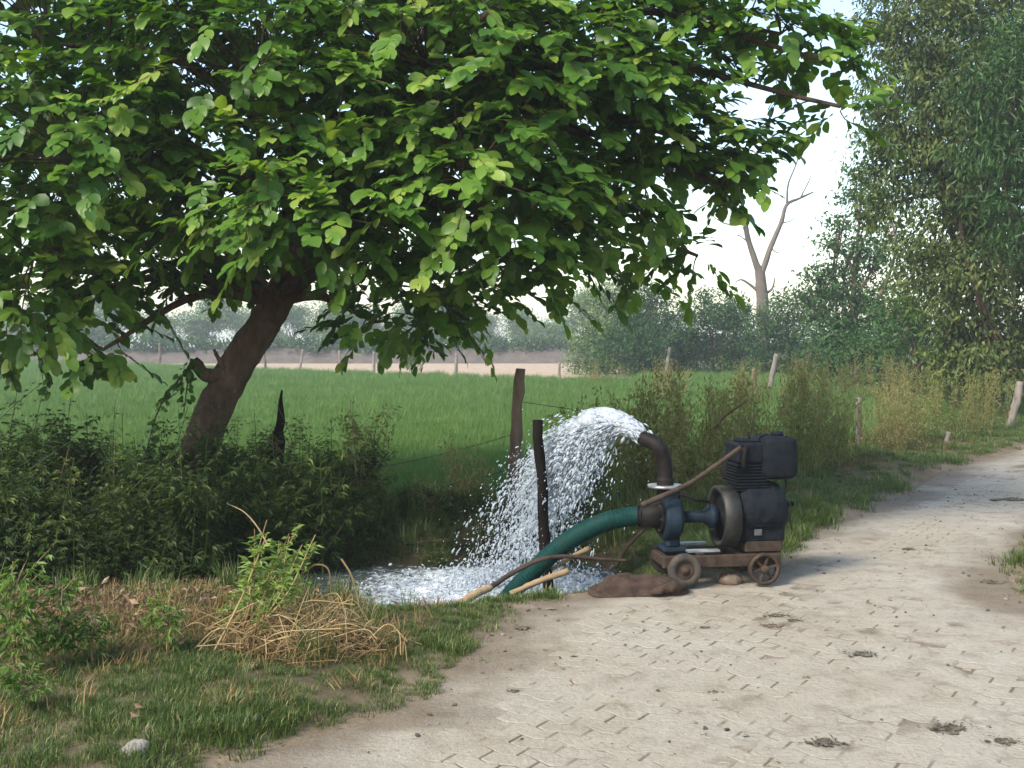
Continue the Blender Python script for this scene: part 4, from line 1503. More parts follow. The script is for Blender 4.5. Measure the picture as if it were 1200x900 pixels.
c0 = on_ground(745, 694)
nu, nv = 110, 34
V = []
for j_ in range(nv + 1):
    q = j_ / nv
    for i_ in range(nu):
        th = 2 * math.pi * i_ / nu
        ct, st_ = math.cos(th), math.sin(th)
        R_ = 1 + .16 * math.sin(2 * th + .6) * .5 + .22 * (float(fbm(ct * 1.6 + 5, st_ * 1.6, 14, 3)) - .5)
        x_, y_ = .33 * R_ * q * np.sign(ct) * abs(ct) ** .6, .19 * R_ * q * np.sign(st_) * abs(st_) ** .6
        bq = min(q / .80, 1.0)                       # stuffed body, then a loose flap of cloth round it
        wr = float(fbm(x_ * 3, y_ * 3, 18, 2))
        crease = .022 * abs(math.sin(x_ * 10 + y_ * 16 + 5 * wr)) + .018 * abs(math.sin(x_ * 7 - y_ * 21 + 6 * wr))
        z_ = .72 * (.040 + .085 * float(fbm(x_ * 4 + 2, y_ * 5, 15, 2)) + crease) * (1 - bq ** 4) ** .5 + .012 + .016 * q * abs(math.sin(th * 7 + 3 * wr)) * (q > .55)
        V.append((x_, y_, max(z_, 0) if j_ < nv else -.004))
ii = np.arange(nv)[:, None] * nu + np.arange(nu)[None]
jj = np.arange(nv)[:, None] * nu + (np.arange(nu)[None] + 1) % nu
mb = MB(); mb.add_array(V, np.stack([ii, ii + nu, jj + nu, jj], -1).reshape(-1, 4))
sack = mb.build('burlap_sack', M_SACK, loc=(c0[0] + .02, c0[1] + .03, .006), rotz=.05)
tag(sack, 'crumpled brown burlap sack lying on the path before the pump wheel', 'sack')
mb = MB()
fold = curve([(.06, -.17, .02), (.16, -.175, .05), (.26, -.13, .055), (.33, -.02, .03)], 8)
tube(mb, fold, np.interp(np.linspace(0, 1, len(fold)), [0, .5, 1], [.018, .042, .02]), 10, True, .18, seed=2)
mb.build('rolled_hem', M_SACK, sack)
c0 = on_ground(856, 683)
lump('chock_stone', 'rounded brown stone wedged beside the spoked trolley wheel', 'stone', (c0[0], c0[1], .0), (.19, .16, .125), M_BRICK, 8, .2, sub=1)
c0 = on_ground(815, 677)
lump('chock_brick', 'dark broken brick under the middle of the trolley', 'brick', (c0[0], c0[1] + .05, .0), (.13, .12, .10), M_DUNG, 9, .4)
c0 = on_ground(160, 893)
lump('stone', 'pale rounded stone in the grass at the bottom edge', 'stone', (c0[0], c0[1], .035), (.12, .10, .085), M_STONE, 12, .3)


def stick(name, label, pts, r0, r1, mat, cat='stick', group=None, rough=.10, seed=1, n=7, sides=8):
    cp = curve(pts, n)
    o0 = cp[0].copy()
    mb = MB()
    tube(mb, cp - o0, np.linspace(r0, r1, len(cp)), sides, True, rough, seed=seed)
    o = mb.build(name, mat, loc=tuple(o0))
    return tag(o, label, cat, group)


stick('branch', 'peeled orange-brown branch butt on the verge pointing up to the hose', [at(538, 709, 7.42), at(556, 697, 7.5), at(575, 688, 7.6)], .034, .026, M_STICK, 'branch')
stick('branch', 'thin dark branch crossing under the green hose', [at(574, 689, 7.61), at(600, 672, 7.8), at(632, 656, 7.82), at(662, 652, 7.86), at(700, 655, 7.95), at(735, 657, 8.0)], .020, .012, M_DARKSTICK, 'branch')
stick('branch', 'pale broken stick lying below the green hose', [at(598, 696, 7.7), at(632, 681, 7.74), at(666, 669, 7.78)], .020, .024, M_STICK, 'branch')
stick('branch', 'short pale split stick wedged behind the green hose', [at(646, 668, 8.15), at(668, 654, 8.16), at(690, 643, 8.2)], .014, .022, M_STICK, 'branch')
stick('prop_stick', 'dark prop stick slanting down from the pump to the grass', [pl(-.47, -.02, .44), at(735, 640, 8.0), at(722, 664, 8.05)], .018, .014, M_DARKSTICK, 'stick')
stick('lever_pole', 'brown wooden pole slanting from engine head across the pump pipe', [at(868, 524, 7.80), at(815, 562, 7.76), at(790, 575, 7.74), at(752, 592, 7.74)], .015, .022, M_DARKSTICK, 'pole', rough=.07)
stick('branch', 'long thin branch lying along the far ditch bank behind the jet', [at(430, 642, 10.0), at(520, 633, 9.9), at(600, 632, 9.7), at(648, 636, 9.5)], .016, .012, M_DARKSTICK, 'branch')
stick('stalk', 'pale dry stalk lying on the grass near the bottom stone', [at(58, 853, 4.95), at(95, 856, 4.92), at(135, 862, 4.88)], .007, .004, M_STRAW, 'stalk')
stick('stalk', 'bent pale stick arching out of the brown litter under the weeds', [at(84, 782, 6.0), at(86, 758, 6.1), at(100, 738, 6.2), at(120, 722, 6.3)], .012, .014, M_STICK, 'stalk')
stick('stalk', 'dead twig arching above the sunlit leaning weed', [at(316, 642, 8.6), at(302, 618, 8.7), at(286, 600, 8.8), at(266, 590, 8.9)], .008, .004, M_STICK, 'stalk')
stick('stalk', 'grey dead branch slanting through brown litter left of the small green plant', [at(125, 712, 6.9), at(150, 728, 6.8), at(178, 748, 6.7)], .010, .006, M_DARKSTICK, 'stalk')
stick('stalk', 'short cut pale stick in the brown litter left of the small green plant', [at(136, 778, 6.2), at(148, 766, 6.2)], .010, .010, M_STICK, 'stalk')
stick('stalk', 'thin pale twig crossing the grass left of the straw heap', [at(200, 795, 5.7), at(218, 812, 5.6), at(240, 836, 5.4)], .005, .004, M_STRAW, 'stalk')
stick('stalk', 'bare forked twig sticking up from the dry shrub behind the engine', [at(838, 503, 11.2), at(850, 488, 11.2), at(875, 470, 11.2)], .012, .006, M_DARKSTICK, 'stalk')

# crumbs of dung, leaves and dirt on the path
def crumb(label, px, py, s, cat='litter', seed=1, flat=.2, h=.35, mat=None):
    """a trampled clump: one uneven cake with crumbs and bits of leaf round it"""
    rng = np.random.default_rng(seed)
    p = on_ground(px, py)
    mb = MB()
    n = 26
    c_ = np.c_[rng.normal(0, s * .42, n), rng.normal(0, s * .26, n), np.zeros(n)]
    sz = s * (.05 + .16 * rng.random(n) ** 2)
    V = ICO_V[None] * (1 + rng.normal(0, .22, (n, 12, 1))) * sz[:, None, None] * np.array([1.5, 1.0, max(h, .3)])
    V[..., 2] += (sz * max(h, .3) * .5)[:, None]
    mb.add_array((V + c_[:, None]).reshape(-1, 3), (ICO_F[None] + (np.arange(n) * 12)[:, None, None]).reshape(-1, 3))
    m = 34
    o_ = np.c_[rng.normal(0, s * .6, m), rng.normal(0, s * .4, m), rng.uniform(.002, .012, m)]
    L_ = rng.uniform(.15, .4, m) * s
    leaves(mb, o_, rng.normal(0, 1, (m, 3)) * np.array([1, 1, .15]), rng.normal(0, .3, (m, 3)) + np.array([0, 0, 1]), L_, L_ * .3, .5, DIA2_V, DIA2_F)
    o = mb.build('litter', mat or M_DUNG, loc=(p[0], p[1], .004), smooth=False)
    tag(o, label, cat, 'litter on the path')


crumb('dark clump of litter on the path below the spoked wheel', 908, 722, .09, seed=21)
crumb('small dark lump right of the tan dirt patch on the path', 931, 728, .05, seed=22)
crumb('flat greenish tuft of trampled leaves on the path', 1012, 768, .09, seed=23, h=.18)
crumb('large dark clump of trampled leaves near the lower right corner', 1108, 855, .10, seed=24, h=.22)
crumb('dark clump right beside the large trampled leaves', 1176, 870, .07, seed=25, h=.22)
crumb('dark mound of dirt far along the path', 1182, 586, .16, seed=26, h=.5)
crumb('small dark stone lying on the path right of the engine', 1065, 644, .06, seed=27, h=.7)
crumb('dark flat dirt patch near the path edge on the right', 1165, 683, .09, seed=28, h=.3)
crumb('small dark crumb on the path in the lower middle', 838, 812, .03, seed=29, h=.6)
crumb('brown flattened dung patch near the bottom edge of the path', 965, 872, .09, seed=30, h=.10)
crumb('dark crumb at the left border of the path above the wide dust', 612, 737, .06, seed=31, h=.5)
crumb('dark crumb at the left border of the path near the grass tip', 602, 811, .03, seed=32, h=.5)
crumb('small pale pebble on the path edge below the hose', 644, 714, .035, seed=33, h=.8, mat=M_STONE)
crumb('thin dark crumb midway between sack and bottom edge', 826, 736, .045, seed=34, h=.35)
crumb('tan clod of dirt on the path below the sack', 905, 734, .07, seed=35, h=.4, mat=M_BRICK)


# ------------------------------------------------------------------ grass, crop, weeds, straw
def proto_collection(name, meshes):
    col = bpy.data.collections.new(name)
    for k, m_ in enumerate(meshes):
        o = bpy.data.objects.new('%s_clump.%03d' % (name, k), m_)
        col.objects.link(o)
    return col


def scatter(name, label, cat, col, nproto, pts, scl, tilt=.12, rng=RNG, rotz=None):
    n = len(pts)
    me = bpy.data.meshes.new(name)
    me.vertices.add(n)
    me.vertices.foreach_set('co', np.asarray(pts, np.float32).ravel())
    rot = np.c_[rng.normal(0, tilt, n), rng.normal(0, tilt, n), rng.uniform(0, 6.283, n) if rotz is None else rotz]
    for nm, ty, key, arr in (('rot', 'FLOAT_VECTOR', 'vector', rot), ('scl', 'FLOAT', 'value', scl), ('pid', 'INT', 'value', rng.integers(0, nproto, n))):
        a = me.attributes.new(nm, ty, 'POINT')
        a.data.foreach_set(key, np.ascontiguousarray(arr, np.int32 if ty == 'INT' else np.float32).ravel())
    o = link(name, me)
    g = bpy.data.node_groups.new(name + '_nodes', 'GeometryNodeTree')
    g.interface.new_socket('Geometry', in_out='INPUT', socket_type='NodeSocketGeometry')
    g.interface.new_socket('Geometry', in_out='OUTPUT', socket_type='NodeSocketGeometry')
    N = g.nodes
    gi, go = N.new('NodeGroupInput'), N.new('NodeGroupOutput')
    ci = N.new('GeometryNodeCollectionInfo')
    ci.inputs['Collection'].default_value = col
    ci.inputs['Separate Children'].default_value = True
    ci.inputs['Reset Children'].default_value = True
    ip = N.new('GeometryNodeInstanceOnPoints')
    ip.inputs['Pick Instance'].default_value = True
    def na(nm, ty):
        q = N.new('GeometryNodeInputNamedAttribute'); q.data_type = ty
        q.inputs['Name'].default_value = nm
        return q.outputs['Attribute']
    K = g.links.new
    K(gi.outputs[0], ip.inputs['Points'])
    K(ci.outputs[0], ip.inputs['Instance'])
    K(na('pid', 'INT'), ip.inputs['Instance Index'])
    K(na('rot', 'FLOAT_VECTOR'), ip.inputs['Rotation'])
    K(na('scl', 'FLOAT'), ip.inputs['Scale'])
    K(ip.outputs[0], go.inputs[0])
    md = o.modifiers.new('scatter', 'NODES')
    md.node_group = g
    return tag(o, label, cat, kind='stuff')


def blade_mesh(name, nblade, h, spread, width, mat, rng, bend=.5, dry=.08, tone=.45):
    mb = MB()
    for _ in range(nblade):
        a, q = rng.uniform(0, 6.28), rng.random() ** .6 * spread
        b = np.array([math.cos(a) * q, math.sin(a) * q, -.01])
        az = a + rng.normal(0, .9)
        out = np.array([math.cos(az), math.sin(az), 0])
        hh = h * rng.uniform(.5, 1.15)
        k = bend * rng.uniform(.3, 1.3)
        sd = np.array([-out[1], out[0], 0]) * width * rng.uniform(.7, 1.3) * .5
        p1 = b + np.array([0, 0, hh * .5]) + out * hh * .18 * k
        p2 = b + np.array([0, 0, hh * (1 - .25 * k)]) + out * hh * .62 * k
        r = 1.0 if rng.random() < dry else float(np.clip(rng.normal(tone, .16), 0, .88))
        mb.add([b - sd, b + sd, p1 + sd * .8, p1 - sd * .8, p2], [(0, 1, 2, 3), (3, 2, 4)], rnd=r)
    return mb.mesh(name, mat)


rg = np.random.default_rng(501)
grass_col = proto_collection('grass', [blade_mesh('grass_blades', 60, .075, .09, .0045, M_GRASS, rg, 1.0, .13) for _ in range(4)])
long_col = proto_collection('long_grass', [blade_mesh('long_grass_blades', 40, .26, .10, .006, M_GRASS, rg, .7, .14) for _ in range(3)])
crop_col = proto_collection('crop', [blade_mesh('crop_blades', 80, .36, .20, .0075, M_CROP, rg, .6, 0.0) for _ in range(4)])
dry_col = proto_collection('dry_grass', [blade_mesh('dry_blades', 30, .12, .10, .004, M_STRAW, rg, 1.1, 0.0, .45) for _ in range(3)])


def zs(x, y):
    return ground_z(x, y)


def pts_on(n, x0, x1, y0, y1, fn, rng):
    x, y = rng.uniform(x0, x1, n), rng.uniform(y0, y1, n)
    k = rng.random(n) < fn(x, y)
    x, y = x[k], y[k]
    return np.c_[x, y, zs(x, y)]


def litter_zone(x, y):
    """brown bare patch under the weeds and straw on the left"""
    a = np.exp(-(((x + 2.35) / .8) ** 2 + ((y - 6.7) / .55) ** 2))
    return a


def verge_d(x, y):
    dl = x_left(y) - x
    e = fbm(x * 2.5, y * 2.5, 71, 3)
    g = sm(-.12, .18, dl + (e - .5) * .7)
    d = y - ditch_y(x)
    g = g * sm(WATER_Z - .01, WATER_Z + .05, ground_z(x, y))
    g = g * (.55 + .45 * sm(.34, .52, fbm(x * 1.3, y * 1.3, 33, 3)))
    g = g * (1 - .9 * litter_zone(x, y))
    g = g * (1 - .9 * np.exp(-(((x - 5.1) / .7) ** 2 + ((y - 14.6) / .8) ** 2)))
    return g


p1 = pts_on(26000, -6.5, 3.2, 3.6, 10.9, verge_d, rg)
# keep the trolley standing free
free = ~((p1[:, 0] > .95) & (p1[:, 0] < 2.0) & (p1[:, 1] > 7.5) & (p1[:, 1] < 8.35))
p1 = p1[free]
p2 = pts_on(16000, 2.0, 13, 8.6, 26, lambda x, y: sm(.05, .5, x_left(y) - x + (fbm(x * 2, y * 2, 5) - .5) * .5) * (1 - sm(2.6, 3.4, x_left(y) - x)), rg)
p3 = pts_on(2500, 3.3, 7.5, 6.8, 11.5, lambda x, y: sm(.0, .35, x - x_right(y) + (fbm(x * 3, y * 3, 6) - .5) * .5), rg)
pp = np.vstack([p1, p2, p3])
sc_ = rg.uniform(.5, 1.2, len(pp)) * np.where((pp[:, 0] > 1.6) & (pp[:, 1] > 8.5), 1.7, 1.0) * (0.28 + 1.55 * fbm(pp[:, 0] * 1.3, pp[:, 1] * 1.3, 45, 4) ** 1.6)
scatter('grass', 'short green grass on the verge, ditch banks and path edges', 'grass', grass_col, 4, pp, sc_)


def long_d(x, y):
    d = y - ditch_y(x)
    far = np.maximum(np.exp(-((d - 1.75) / .5) ** 2) * .8, sm(.6, .8, d) * (1 - sm(1.9, 2.3, d)) * .7)
    nearb = np.exp(-((d + 1.35) / .45) ** 2) * .35 * ((x < -1.3) | (x > .5)) * (x < 1.0)
    clump = np.exp(-(((x + .75) / .55) ** 2 + ((y - 6.6) / .9) ** 2)) * .45
    return (far + nearb + clump) * sm(WATER_Z - .01, WATER_Z + .05, ground_z(x, y)) * sm(.25, .6, x_left(y) - x) * (.3 + .7 * sm(.4, .55, fbm(x * 1.5, y * 1.5, 88, 3)))


q1 = pts_on(6500, -6.5, 3.5, 4.6, 12.2, long_d, rg)
q1 = q1[~((q1[:, 0] > .85) & (q1[:, 0] < 2.1) & (q1[:, 1] > 7.4) & (q1[:, 1] < 8.4))]
q2 = pts_on(2600, 2.5, 14, 11, 27, lambda x, y: sm(1.2, 2.0, x_left(y) - x) * (1 - sm(4.5, 6, x_left(y) - x)) * .8, rg)
qq = np.vstack([q1, q2])
scatter('long_grass', 'taller tufts of grass along the ditch and fence line', 'grass', long_col, 3, qq, rg.uniform(.55, 1.1, len(qq)))

d1 = pts_on(3300, -4.8, 1.0, 4.6, 8.2, lambda x, y: sm(.15, .5, x_left(y) - x) * (.10 + .55 * litter_zone(x, y) + .5 * np.exp(-(((x + 1.35) / .55) ** 2 + ((y - 6.2) / .4) ** 2)) + .4 * np.exp(-(((x + 2.6) / .8) ** 2 + ((y - 5.9) / .3) ** 2))), rg)
d2 = pts_on(2200, -4, 9, 10.2, 19, lambda x, y: sm(.6, 1.6, x_left(y) - x) * (1 - sm(2.6, 3.6, x_left(y) - x)) * np.where(x < 2.5, np.exp(-((y - ditch_y(x) - 1.9) / .35) ** 2), .55), rg)
dd = np.vstack([d1, d2])
scatter('dry_grass', 'dry straw-coloured grass mixed into the verge and banks', 'dry grass', dry_col, 3, dd, rg.uniform(.6, 1.25, len(dd)), tilt=.4)


def crop_d(x, y):
    return sm(2.25, 2.6, y - ditch_y(x)) * sm(3.0, 4.2, x_left(y) - x) * (1 - sm(-1.2, .6, y - field_edge(x)))


c1 = pts_on(20000, -9, 9, 11, 22, crop_d, rg)
c2 = pts_on(13000, -21, 16, 22, 45, crop_d, rg)
c3 = pts_on(16000, -52, 20, 45, 105, crop_d, rg)
cc = np.vstack([c1, c2, c3])
cs = np.interp(cc[:, 1], [11, 22, 45, 105], [.62, .8, 1.15, 1.7]) * rg.uniform(.8, 1.15, len(cc)) * (.85 + .3 * fbm(cc[:, 0] * .15, cc[:, 1] * .15, 66, 3))
scatter('crop', 'even green crop of young rice filling the field behind the fence', 'crop', crop_col, 4, cc, cs, tilt=.08)


# loose grit, clods and leaf bits on the path
rp = np.random.default_rng(911)
gm = []
for k in range(4):
    m_ = MB(); m_.add_array(ICO_V * (1 + rp.normal(0, .2, (12, 1))) * np.array([1.3, 1, .6]), ICO_F, rnd=rp.random())
    gm.append(m_.mesh('grit', [M_DUNG, M_BRICK, M_STONE, M_DUNG][k], smooth=False))
for k in range(2):
    m_ = MB(); leaves(m_, np.zeros((3, 3)), rp.normal(0, 1, (3, 3)) * np.array([1, 1, .1]), np.array([[0, 0, 1.0]] * 3), np.full(3, 3.0), np.full(3, 1.0), rp.random(3), DIA2_V, DIA2_F)
    gm.append(m_.mesh('leaf_bits', M_DRYLEAF, smooth=False))
grit_col = proto_collection('grit', gm)
def grit_d(x, y):
    e = np.minimum(x - x_left(y), x_right(y) - x)
    return (e > -.15) * (.10 + .9 * np.exp(-np.maximum(e, 0) / .45) + .5 * sm(.5, .7, fbm(x * 1.4, y * 1.4, 19, 4)))
gp = pts_on(9000, -1.6, 9.5, 3.9, 16, grit_d, rp)
gp[:, 2] = .004
scatter('grit', 'loose grit, clods and leaf bits strewn over the path', 'grit', grit_col, 6, gp, .0025 + .011 * rp.random(len(gp)) ** 3, tilt=.2, rng=rp)

# weeds: upright stems with drooping narrow leaflets
def weed_geo(h, nnode, rng, leaf=.085, spread=1.0, tone=.45, top_light=.25):
    st, lf = MB(), MB()
    def shoot(b, ax, ln, r, nn):
        cp = curve([b, b + ax * ln * .5 + rng.normal(0, .02 * ln, 3), b + ax * ln + np.array([0, 0, -.04 * ln])], 4)
        tube(st, cp, np.linspace(r, r * .35, len(cp)), 4, False)
        O, D, Nn, L, R = [], [], [], [], []
        for k in range(nn):
            s = .15 + .85 * (k + .5) / nn
            p = cp[min(len(cp) - 1, int(s * (len(cp) - 1)))]
            a0 = rng.uniform(0, 6.28)
            for half in (0, math.pi):
                az = a0 + half + rng.normal(0, .3)
                out = np.array([math.cos(az), math.sin(az), rng.uniform(-.1, .6)])
                pet = p + norm(out) * rng.uniform(.02, .06)
                for m in range(5):
                    f = (m - 2) * .42
                    dv = np.array([math.cos(az + f), math.sin(az + f), rng.uniform(-.75, .05)])
                    O.append(pet); D.append(dv); Nn.append(np.array([math.cos(az) * .3, math.sin(az) * .3, 1.0]) + rng.normal(0, .25, 3))
                    L.append(leaf * rng.uniform(.6, 1.15) * (1 - .22 * abs(m - 2)) * (1.1 - .5 * s))
                    R.append(np.clip(tone + top_light * (s - .4) + rng.normal(0, .13), 0, 1))
        L = np.array(L)
        leaves(lf, O, D, Nn, L, L * .26, R, DIA_V, DIA_F)
    shoot(np.array([0, 0, -.02]), norm(np.array([rng.normal(0, .08), rng.normal(0, .08), 1])), h, .007, nnode)
    for _ in range(int(5 * spread) + 3):
        z = rng.uniform(.12, .7) * h
        az = rng.uniform(0, 6.28)
        shoot(np.array([0, 0, z]), norm(np.array([math.cos(az) * .7, math.sin(az) * .7, rng.uniform(.5, 1.1)])), h * rng.uniform(.25, .5), .004, max(3, nnode // 2))
    return st, lf


rw = np.random.default_rng(601)
wm = []
for k in range(6):
    st, lf = weed_geo(1.0, 12, rw, .12, tone=.36, top_light=.5) if k < 4 else weed_geo(1.25, 15, rw, .085, .3, .45, .6)
    st.add_array(np.concatenate(lf.v), np.concatenate(lf.loops).reshape(-1, 4), np.concatenate(lf.rnd))
    wm.append(st.mesh('weed_plants', M_WEED, smooth=False))
weed_col = proto_collection('weed', wm)
# thicket in and behind the ditch on the left
W_, S_ = [], []
for _ in range(440):
    x = rw.uniform(-7.0, -1.0)
    y = rw.uniform(8.1, 10.6)
    edge_ = np.interp(x, [-7, -3.6, -2.6, -1.9, -1.0], [8.0, 8.15, 8.5, 9.35, 9.9])
    if y < edge_:
        continue
    h = np.interp(x, [-7, -4.2, -3.2, -2.4, -1.8, -1.3, -1.0], [.88, .86, .74, .72, .50, .34, .28]) * rw.uniform(.62, 1.15) * (.55 + .9 * float(fbm(x * 1.1, y * 1.1, 421, 2)))
    z = float(ground_z(x, y))
    W_.append((x, y, z)); S_.append(h - z * .9)
for _ in range(60):
    x, y = rw.uniform(-6.5, -1.6), rw.uniform(8.8, 10.6)
    z = float(ground_z(x, y)); W_.append((x, y, z)); S_.append(np.interp(x, [-6.5, -4.0, -1.6], [1.22, 1.12, .85]) * rw.uniform(.8, 1.05) - z)
for _ in range(130):
    x, y = rw.uniform(-1.6, .7), rw.uniform(9.6, 10.6)
    z = float(ground_z(x, y)); W_.append((x, y, z)); S_.append(rw.uniform(.18, .38))
for _ in range(90):
    x, y = rw.uniform(-6.5, -1.3), rw.uniform(10.3, 11.0)
    z = float(ground_z(x, y)); W_.append((x, y, z)); S_.append(rw.uniform(.45, .75))
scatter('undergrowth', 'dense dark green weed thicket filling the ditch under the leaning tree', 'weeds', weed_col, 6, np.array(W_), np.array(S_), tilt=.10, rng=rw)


def weed_plant(name, label, px, py, h, seed, mat, lean=(0, 0), leaf=.085, tone=.5, nn=10, spread=1.0, depth=None, cat='weed'):
    rng = np.random.default_rng(seed)
    p = on_ground(px, py) if depth is None else at(px, py, depth)
    p[2] = float(ground_z(p[0], p[1]))
    st, lf = weed_geo(h, nn, rng, leaf, spread, tone)
    t = thing(name, label, cat, tuple(p))
    for m_, n_, mt in ((st, 'stems', M_STICK), (lf, 'foliage', mat)):
        m_.v = [v + np.c_[v[:, 2] * lean[0], v[:, 2] * lean[1], v[:, 2] * 0] for v in m_.v]
        o = m_.build(n_, mt, t, smooth=False)
        if n_ == 'foliage':
            o['kind'] = 'stuff'
    return t


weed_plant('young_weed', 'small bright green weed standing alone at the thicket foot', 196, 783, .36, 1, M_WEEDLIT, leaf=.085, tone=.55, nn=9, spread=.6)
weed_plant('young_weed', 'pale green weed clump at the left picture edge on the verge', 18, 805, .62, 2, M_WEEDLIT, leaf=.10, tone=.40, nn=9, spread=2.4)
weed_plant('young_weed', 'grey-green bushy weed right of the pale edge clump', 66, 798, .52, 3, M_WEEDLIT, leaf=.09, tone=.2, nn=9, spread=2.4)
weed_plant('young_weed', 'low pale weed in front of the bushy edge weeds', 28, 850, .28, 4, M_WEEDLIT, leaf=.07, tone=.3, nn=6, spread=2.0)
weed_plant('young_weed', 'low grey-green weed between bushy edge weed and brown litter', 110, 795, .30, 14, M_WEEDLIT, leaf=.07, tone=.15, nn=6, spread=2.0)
weed_plant('tall_weed', 'slender yellow-green weed rising above the ditch bank right of the stump', 422, 625, 1.15, 5, M_DRYSHRUB, depth=10.5, leaf=.10, tone=.35, nn=12)
weed_plant('tall_weed', 'thin seedy weed poking above the thicket at the far left', 62, 640, 1.18, 6, M_DRYSHRUB, depth=9.6, leaf=.10, tone=.45, nn=12, spread=.5)
weed_plant('tall_weed', 'thin weed standing before the leaning trunk base', 135, 640, 1.06, 7, M_WEED, depth=9.8, leaf=.10, tone=.6, nn=12, spread=.5)
weed_plant('tall_weed', 'weed growing close beside the splintered stump', 338, 620, 1.0, 8, M_WEED, depth=10.4, leaf=.10, tone=.75, nn=12, spread=.6)
weed_plant('tall_weed', 'leafy weed at the ditch edge below the slender yellow weed', 395, 655, .78, 9, M_WEED, depth=9.9, leaf=.10, tone=.6, nn=11)

# the leaning uprooted weed with its straw heap
rng = np.random.default_rng(701)
bp = on_ground(262, 772); bp[2] = float(ground_z(bp[0], bp[1])) + .03
t = thing('uprooted_weed', 'sunlit uprooted weed with yellow stalks leaning over the straw heap', 'weed', tuple(bp))
lf = MB()
for k in range(20):
    dpt = 6.05 + rng.normal(0, .12)
    s0 = at(252 + rng.normal(0, 14), 770 + rng.normal(0, 9), dpt)
    tall = k % 3 > 0
    tip_ = at((345 if tall else 305) + rng.normal(0, 22), (622 if tall else 690) + rng.normal(0, 20), dpt + rng.uniform(0, .35))
    mid_ = (s0 + tip_) / 2 + np.array([.05, 0, -.05]) + rng.normal(0, .03, 3)
    cp = curve([s0, mid_, tip_], 9) - bp
    mb = MB(); tube(mb, cp, np.linspace(.0075, .0025, len(cp)), 5, False, rnd=rng.uniform(.35, 1))
    mb.build('stalk', M_STRAW, t)
    O, D, Nn, L, R = [], [], [], [], []
    for q in range(15):
        s = rng.uniform(.52, 1.0)
        p = cp[int(s * (len(cp) - 1))] + rng.normal(0, .018, 3)
        az = rng.uniform(0, 6.28)
        for m in range(5):
            f = (m - 2) * .45
            O.append(p); D.append(np.array([math.cos(az + f), math.sin(az + f), rng.uniform(-.5, .7)])); Nn.append(np.array([-.3, -.5, 1]) + rng.normal(0, .4, 3))
            L.append(rng.uniform(.035, .08)); R.append(np.clip(rng.normal(.75, .22), 0, 1))
    L = np.array(L); leaves(lf, O, D, Nn, L, L * .24, R)
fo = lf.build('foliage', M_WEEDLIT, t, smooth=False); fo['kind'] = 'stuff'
for k, pp_ in enumerate([[(252, 770, 6.0), (240, 745, 6.0), (252, 735, 6.02), (268, 742, 6.05)], [(248, 788, 5.9), (262, 783, 5.9), (280, 768, 5.95), (300, 762, 6.0)],
                         [(355, 672, 6.3), (370, 662, 6.3), (385, 668, 6.3), (388, 700, 6.3)], [(400, 655, 6.6), (412, 675, 6.6), (420, 705, 6.6), (421, 738, 6.5)],
                         [(345, 680, 6.3), (365, 700, 6.25), (385, 730, 6.2)], [(363, 715, 6.1), (356, 740, 6.1), (342, 762, 6.05)]]):
    mb = MB(); cp = curve([at(*q) for q in pp_], 8) - bp
    tube(mb, cp, np.linspace(.007, .005, len(cp)), 5, False, rnd=.75 - .1 * (k % 3))
    mb.build('stalk', M_STRAW, t)

# straw heap: a tangle of thin stalks
rng = np.random.default_rng(733)
hb = on_ground(345, 778)
mb = MB()
for _ in range(1700):
    a_ = rng.uniform(0, 6.28); q = rng.random() ** .75
    c_ = np.array([hb[0] + .06 + math.cos(a_) * q * .46, hb[1] + .10 + math.sin(a_) * q * .30, 0])
    hgt = .13 * (1 - q * q) * (.4 + 1.1 * float(fbm(c_[0] * 4, c_[1] * 4, 12, 2)))
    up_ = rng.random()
    c_[2] = float(ground_z(c_[0], c_[1])) + .015 + up_ * hgt
    az = rng.uniform(0, 6.28)
    dv = norm(np.array([math.cos(az), math.sin(az) * .8, rng.normal(0, .45)]))
    ln = rng.uniform(.03, .12) if rng.random() < .65 else rng.uniform(.15, .36)
    cp = curve([c_ - dv * ln * .5, c_ + rng.normal(0, .28 * ln, 3), c_ + dv * ln * .5 + np.array([0, 0, -.1 * ln])], 3)
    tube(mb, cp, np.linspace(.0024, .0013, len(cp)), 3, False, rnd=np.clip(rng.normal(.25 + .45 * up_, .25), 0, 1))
for _ in range(95):
    c_ = np.array([hb[0] + rng.normal(.04, .22), hb[1] + .08 + rng.normal(0, .14), 0])
    c_[2] = float(ground_z(c_[0], c_[1])) + rng.uniform(.03, .17)
    az = rng.normal(.3, .8) + (math.pi if rng.random() < .5 else 0)
    dv = norm(np.array([math.cos(az), math.sin(az), rng.normal(0, .35)]))
    ln = rng.uniform(.2, .5)
    cp = curve([c_ - dv * ln * .5, c_ + rng.normal(0, .05, 3), c_ + dv * ln * .5 + np.array([0, 0, -.12 * ln])], 4)
    tube(mb, cp, np.linspace(.0038, .0022, len(cp)), 4, False, rnd=rng.uniform(.7, 1))
straw = mb.build('straw', M_STRAW, smooth=False)
tag(straw, 'golden brown tangle of dry straw heaped on the verge', 'straw', kind='stuff')

# brown dead leaves and twigs under the thicket
N = 1500
x, y = rng.normal(-2.5, .75, N), rng.normal(6.9, .5, N)
o_ = np.c_[x, y, ground_z(x, y) + rng.uniform(0, .07, N)]
mb = MB()
L_ = rng.uniform(.03, .085, N)
leaves(mb, o_, rng.normal(0, 1, (N, 3)) * np.array([1, 1, .5]), rng.normal(0, .6, (N, 3)) + np.array([0, -.2, 1]), L_, L_ * .4, np.clip(rng.normal(.5, .22, N), 0, 1), DIA2_V, DIA2_F)
dl2 = mb.build('dead_leaves', M_DRYLEAF, smooth=False)
tag(dl2, 'brown dead leaves littering the verge below the thicket', 'leaf litter', kind='stuff')


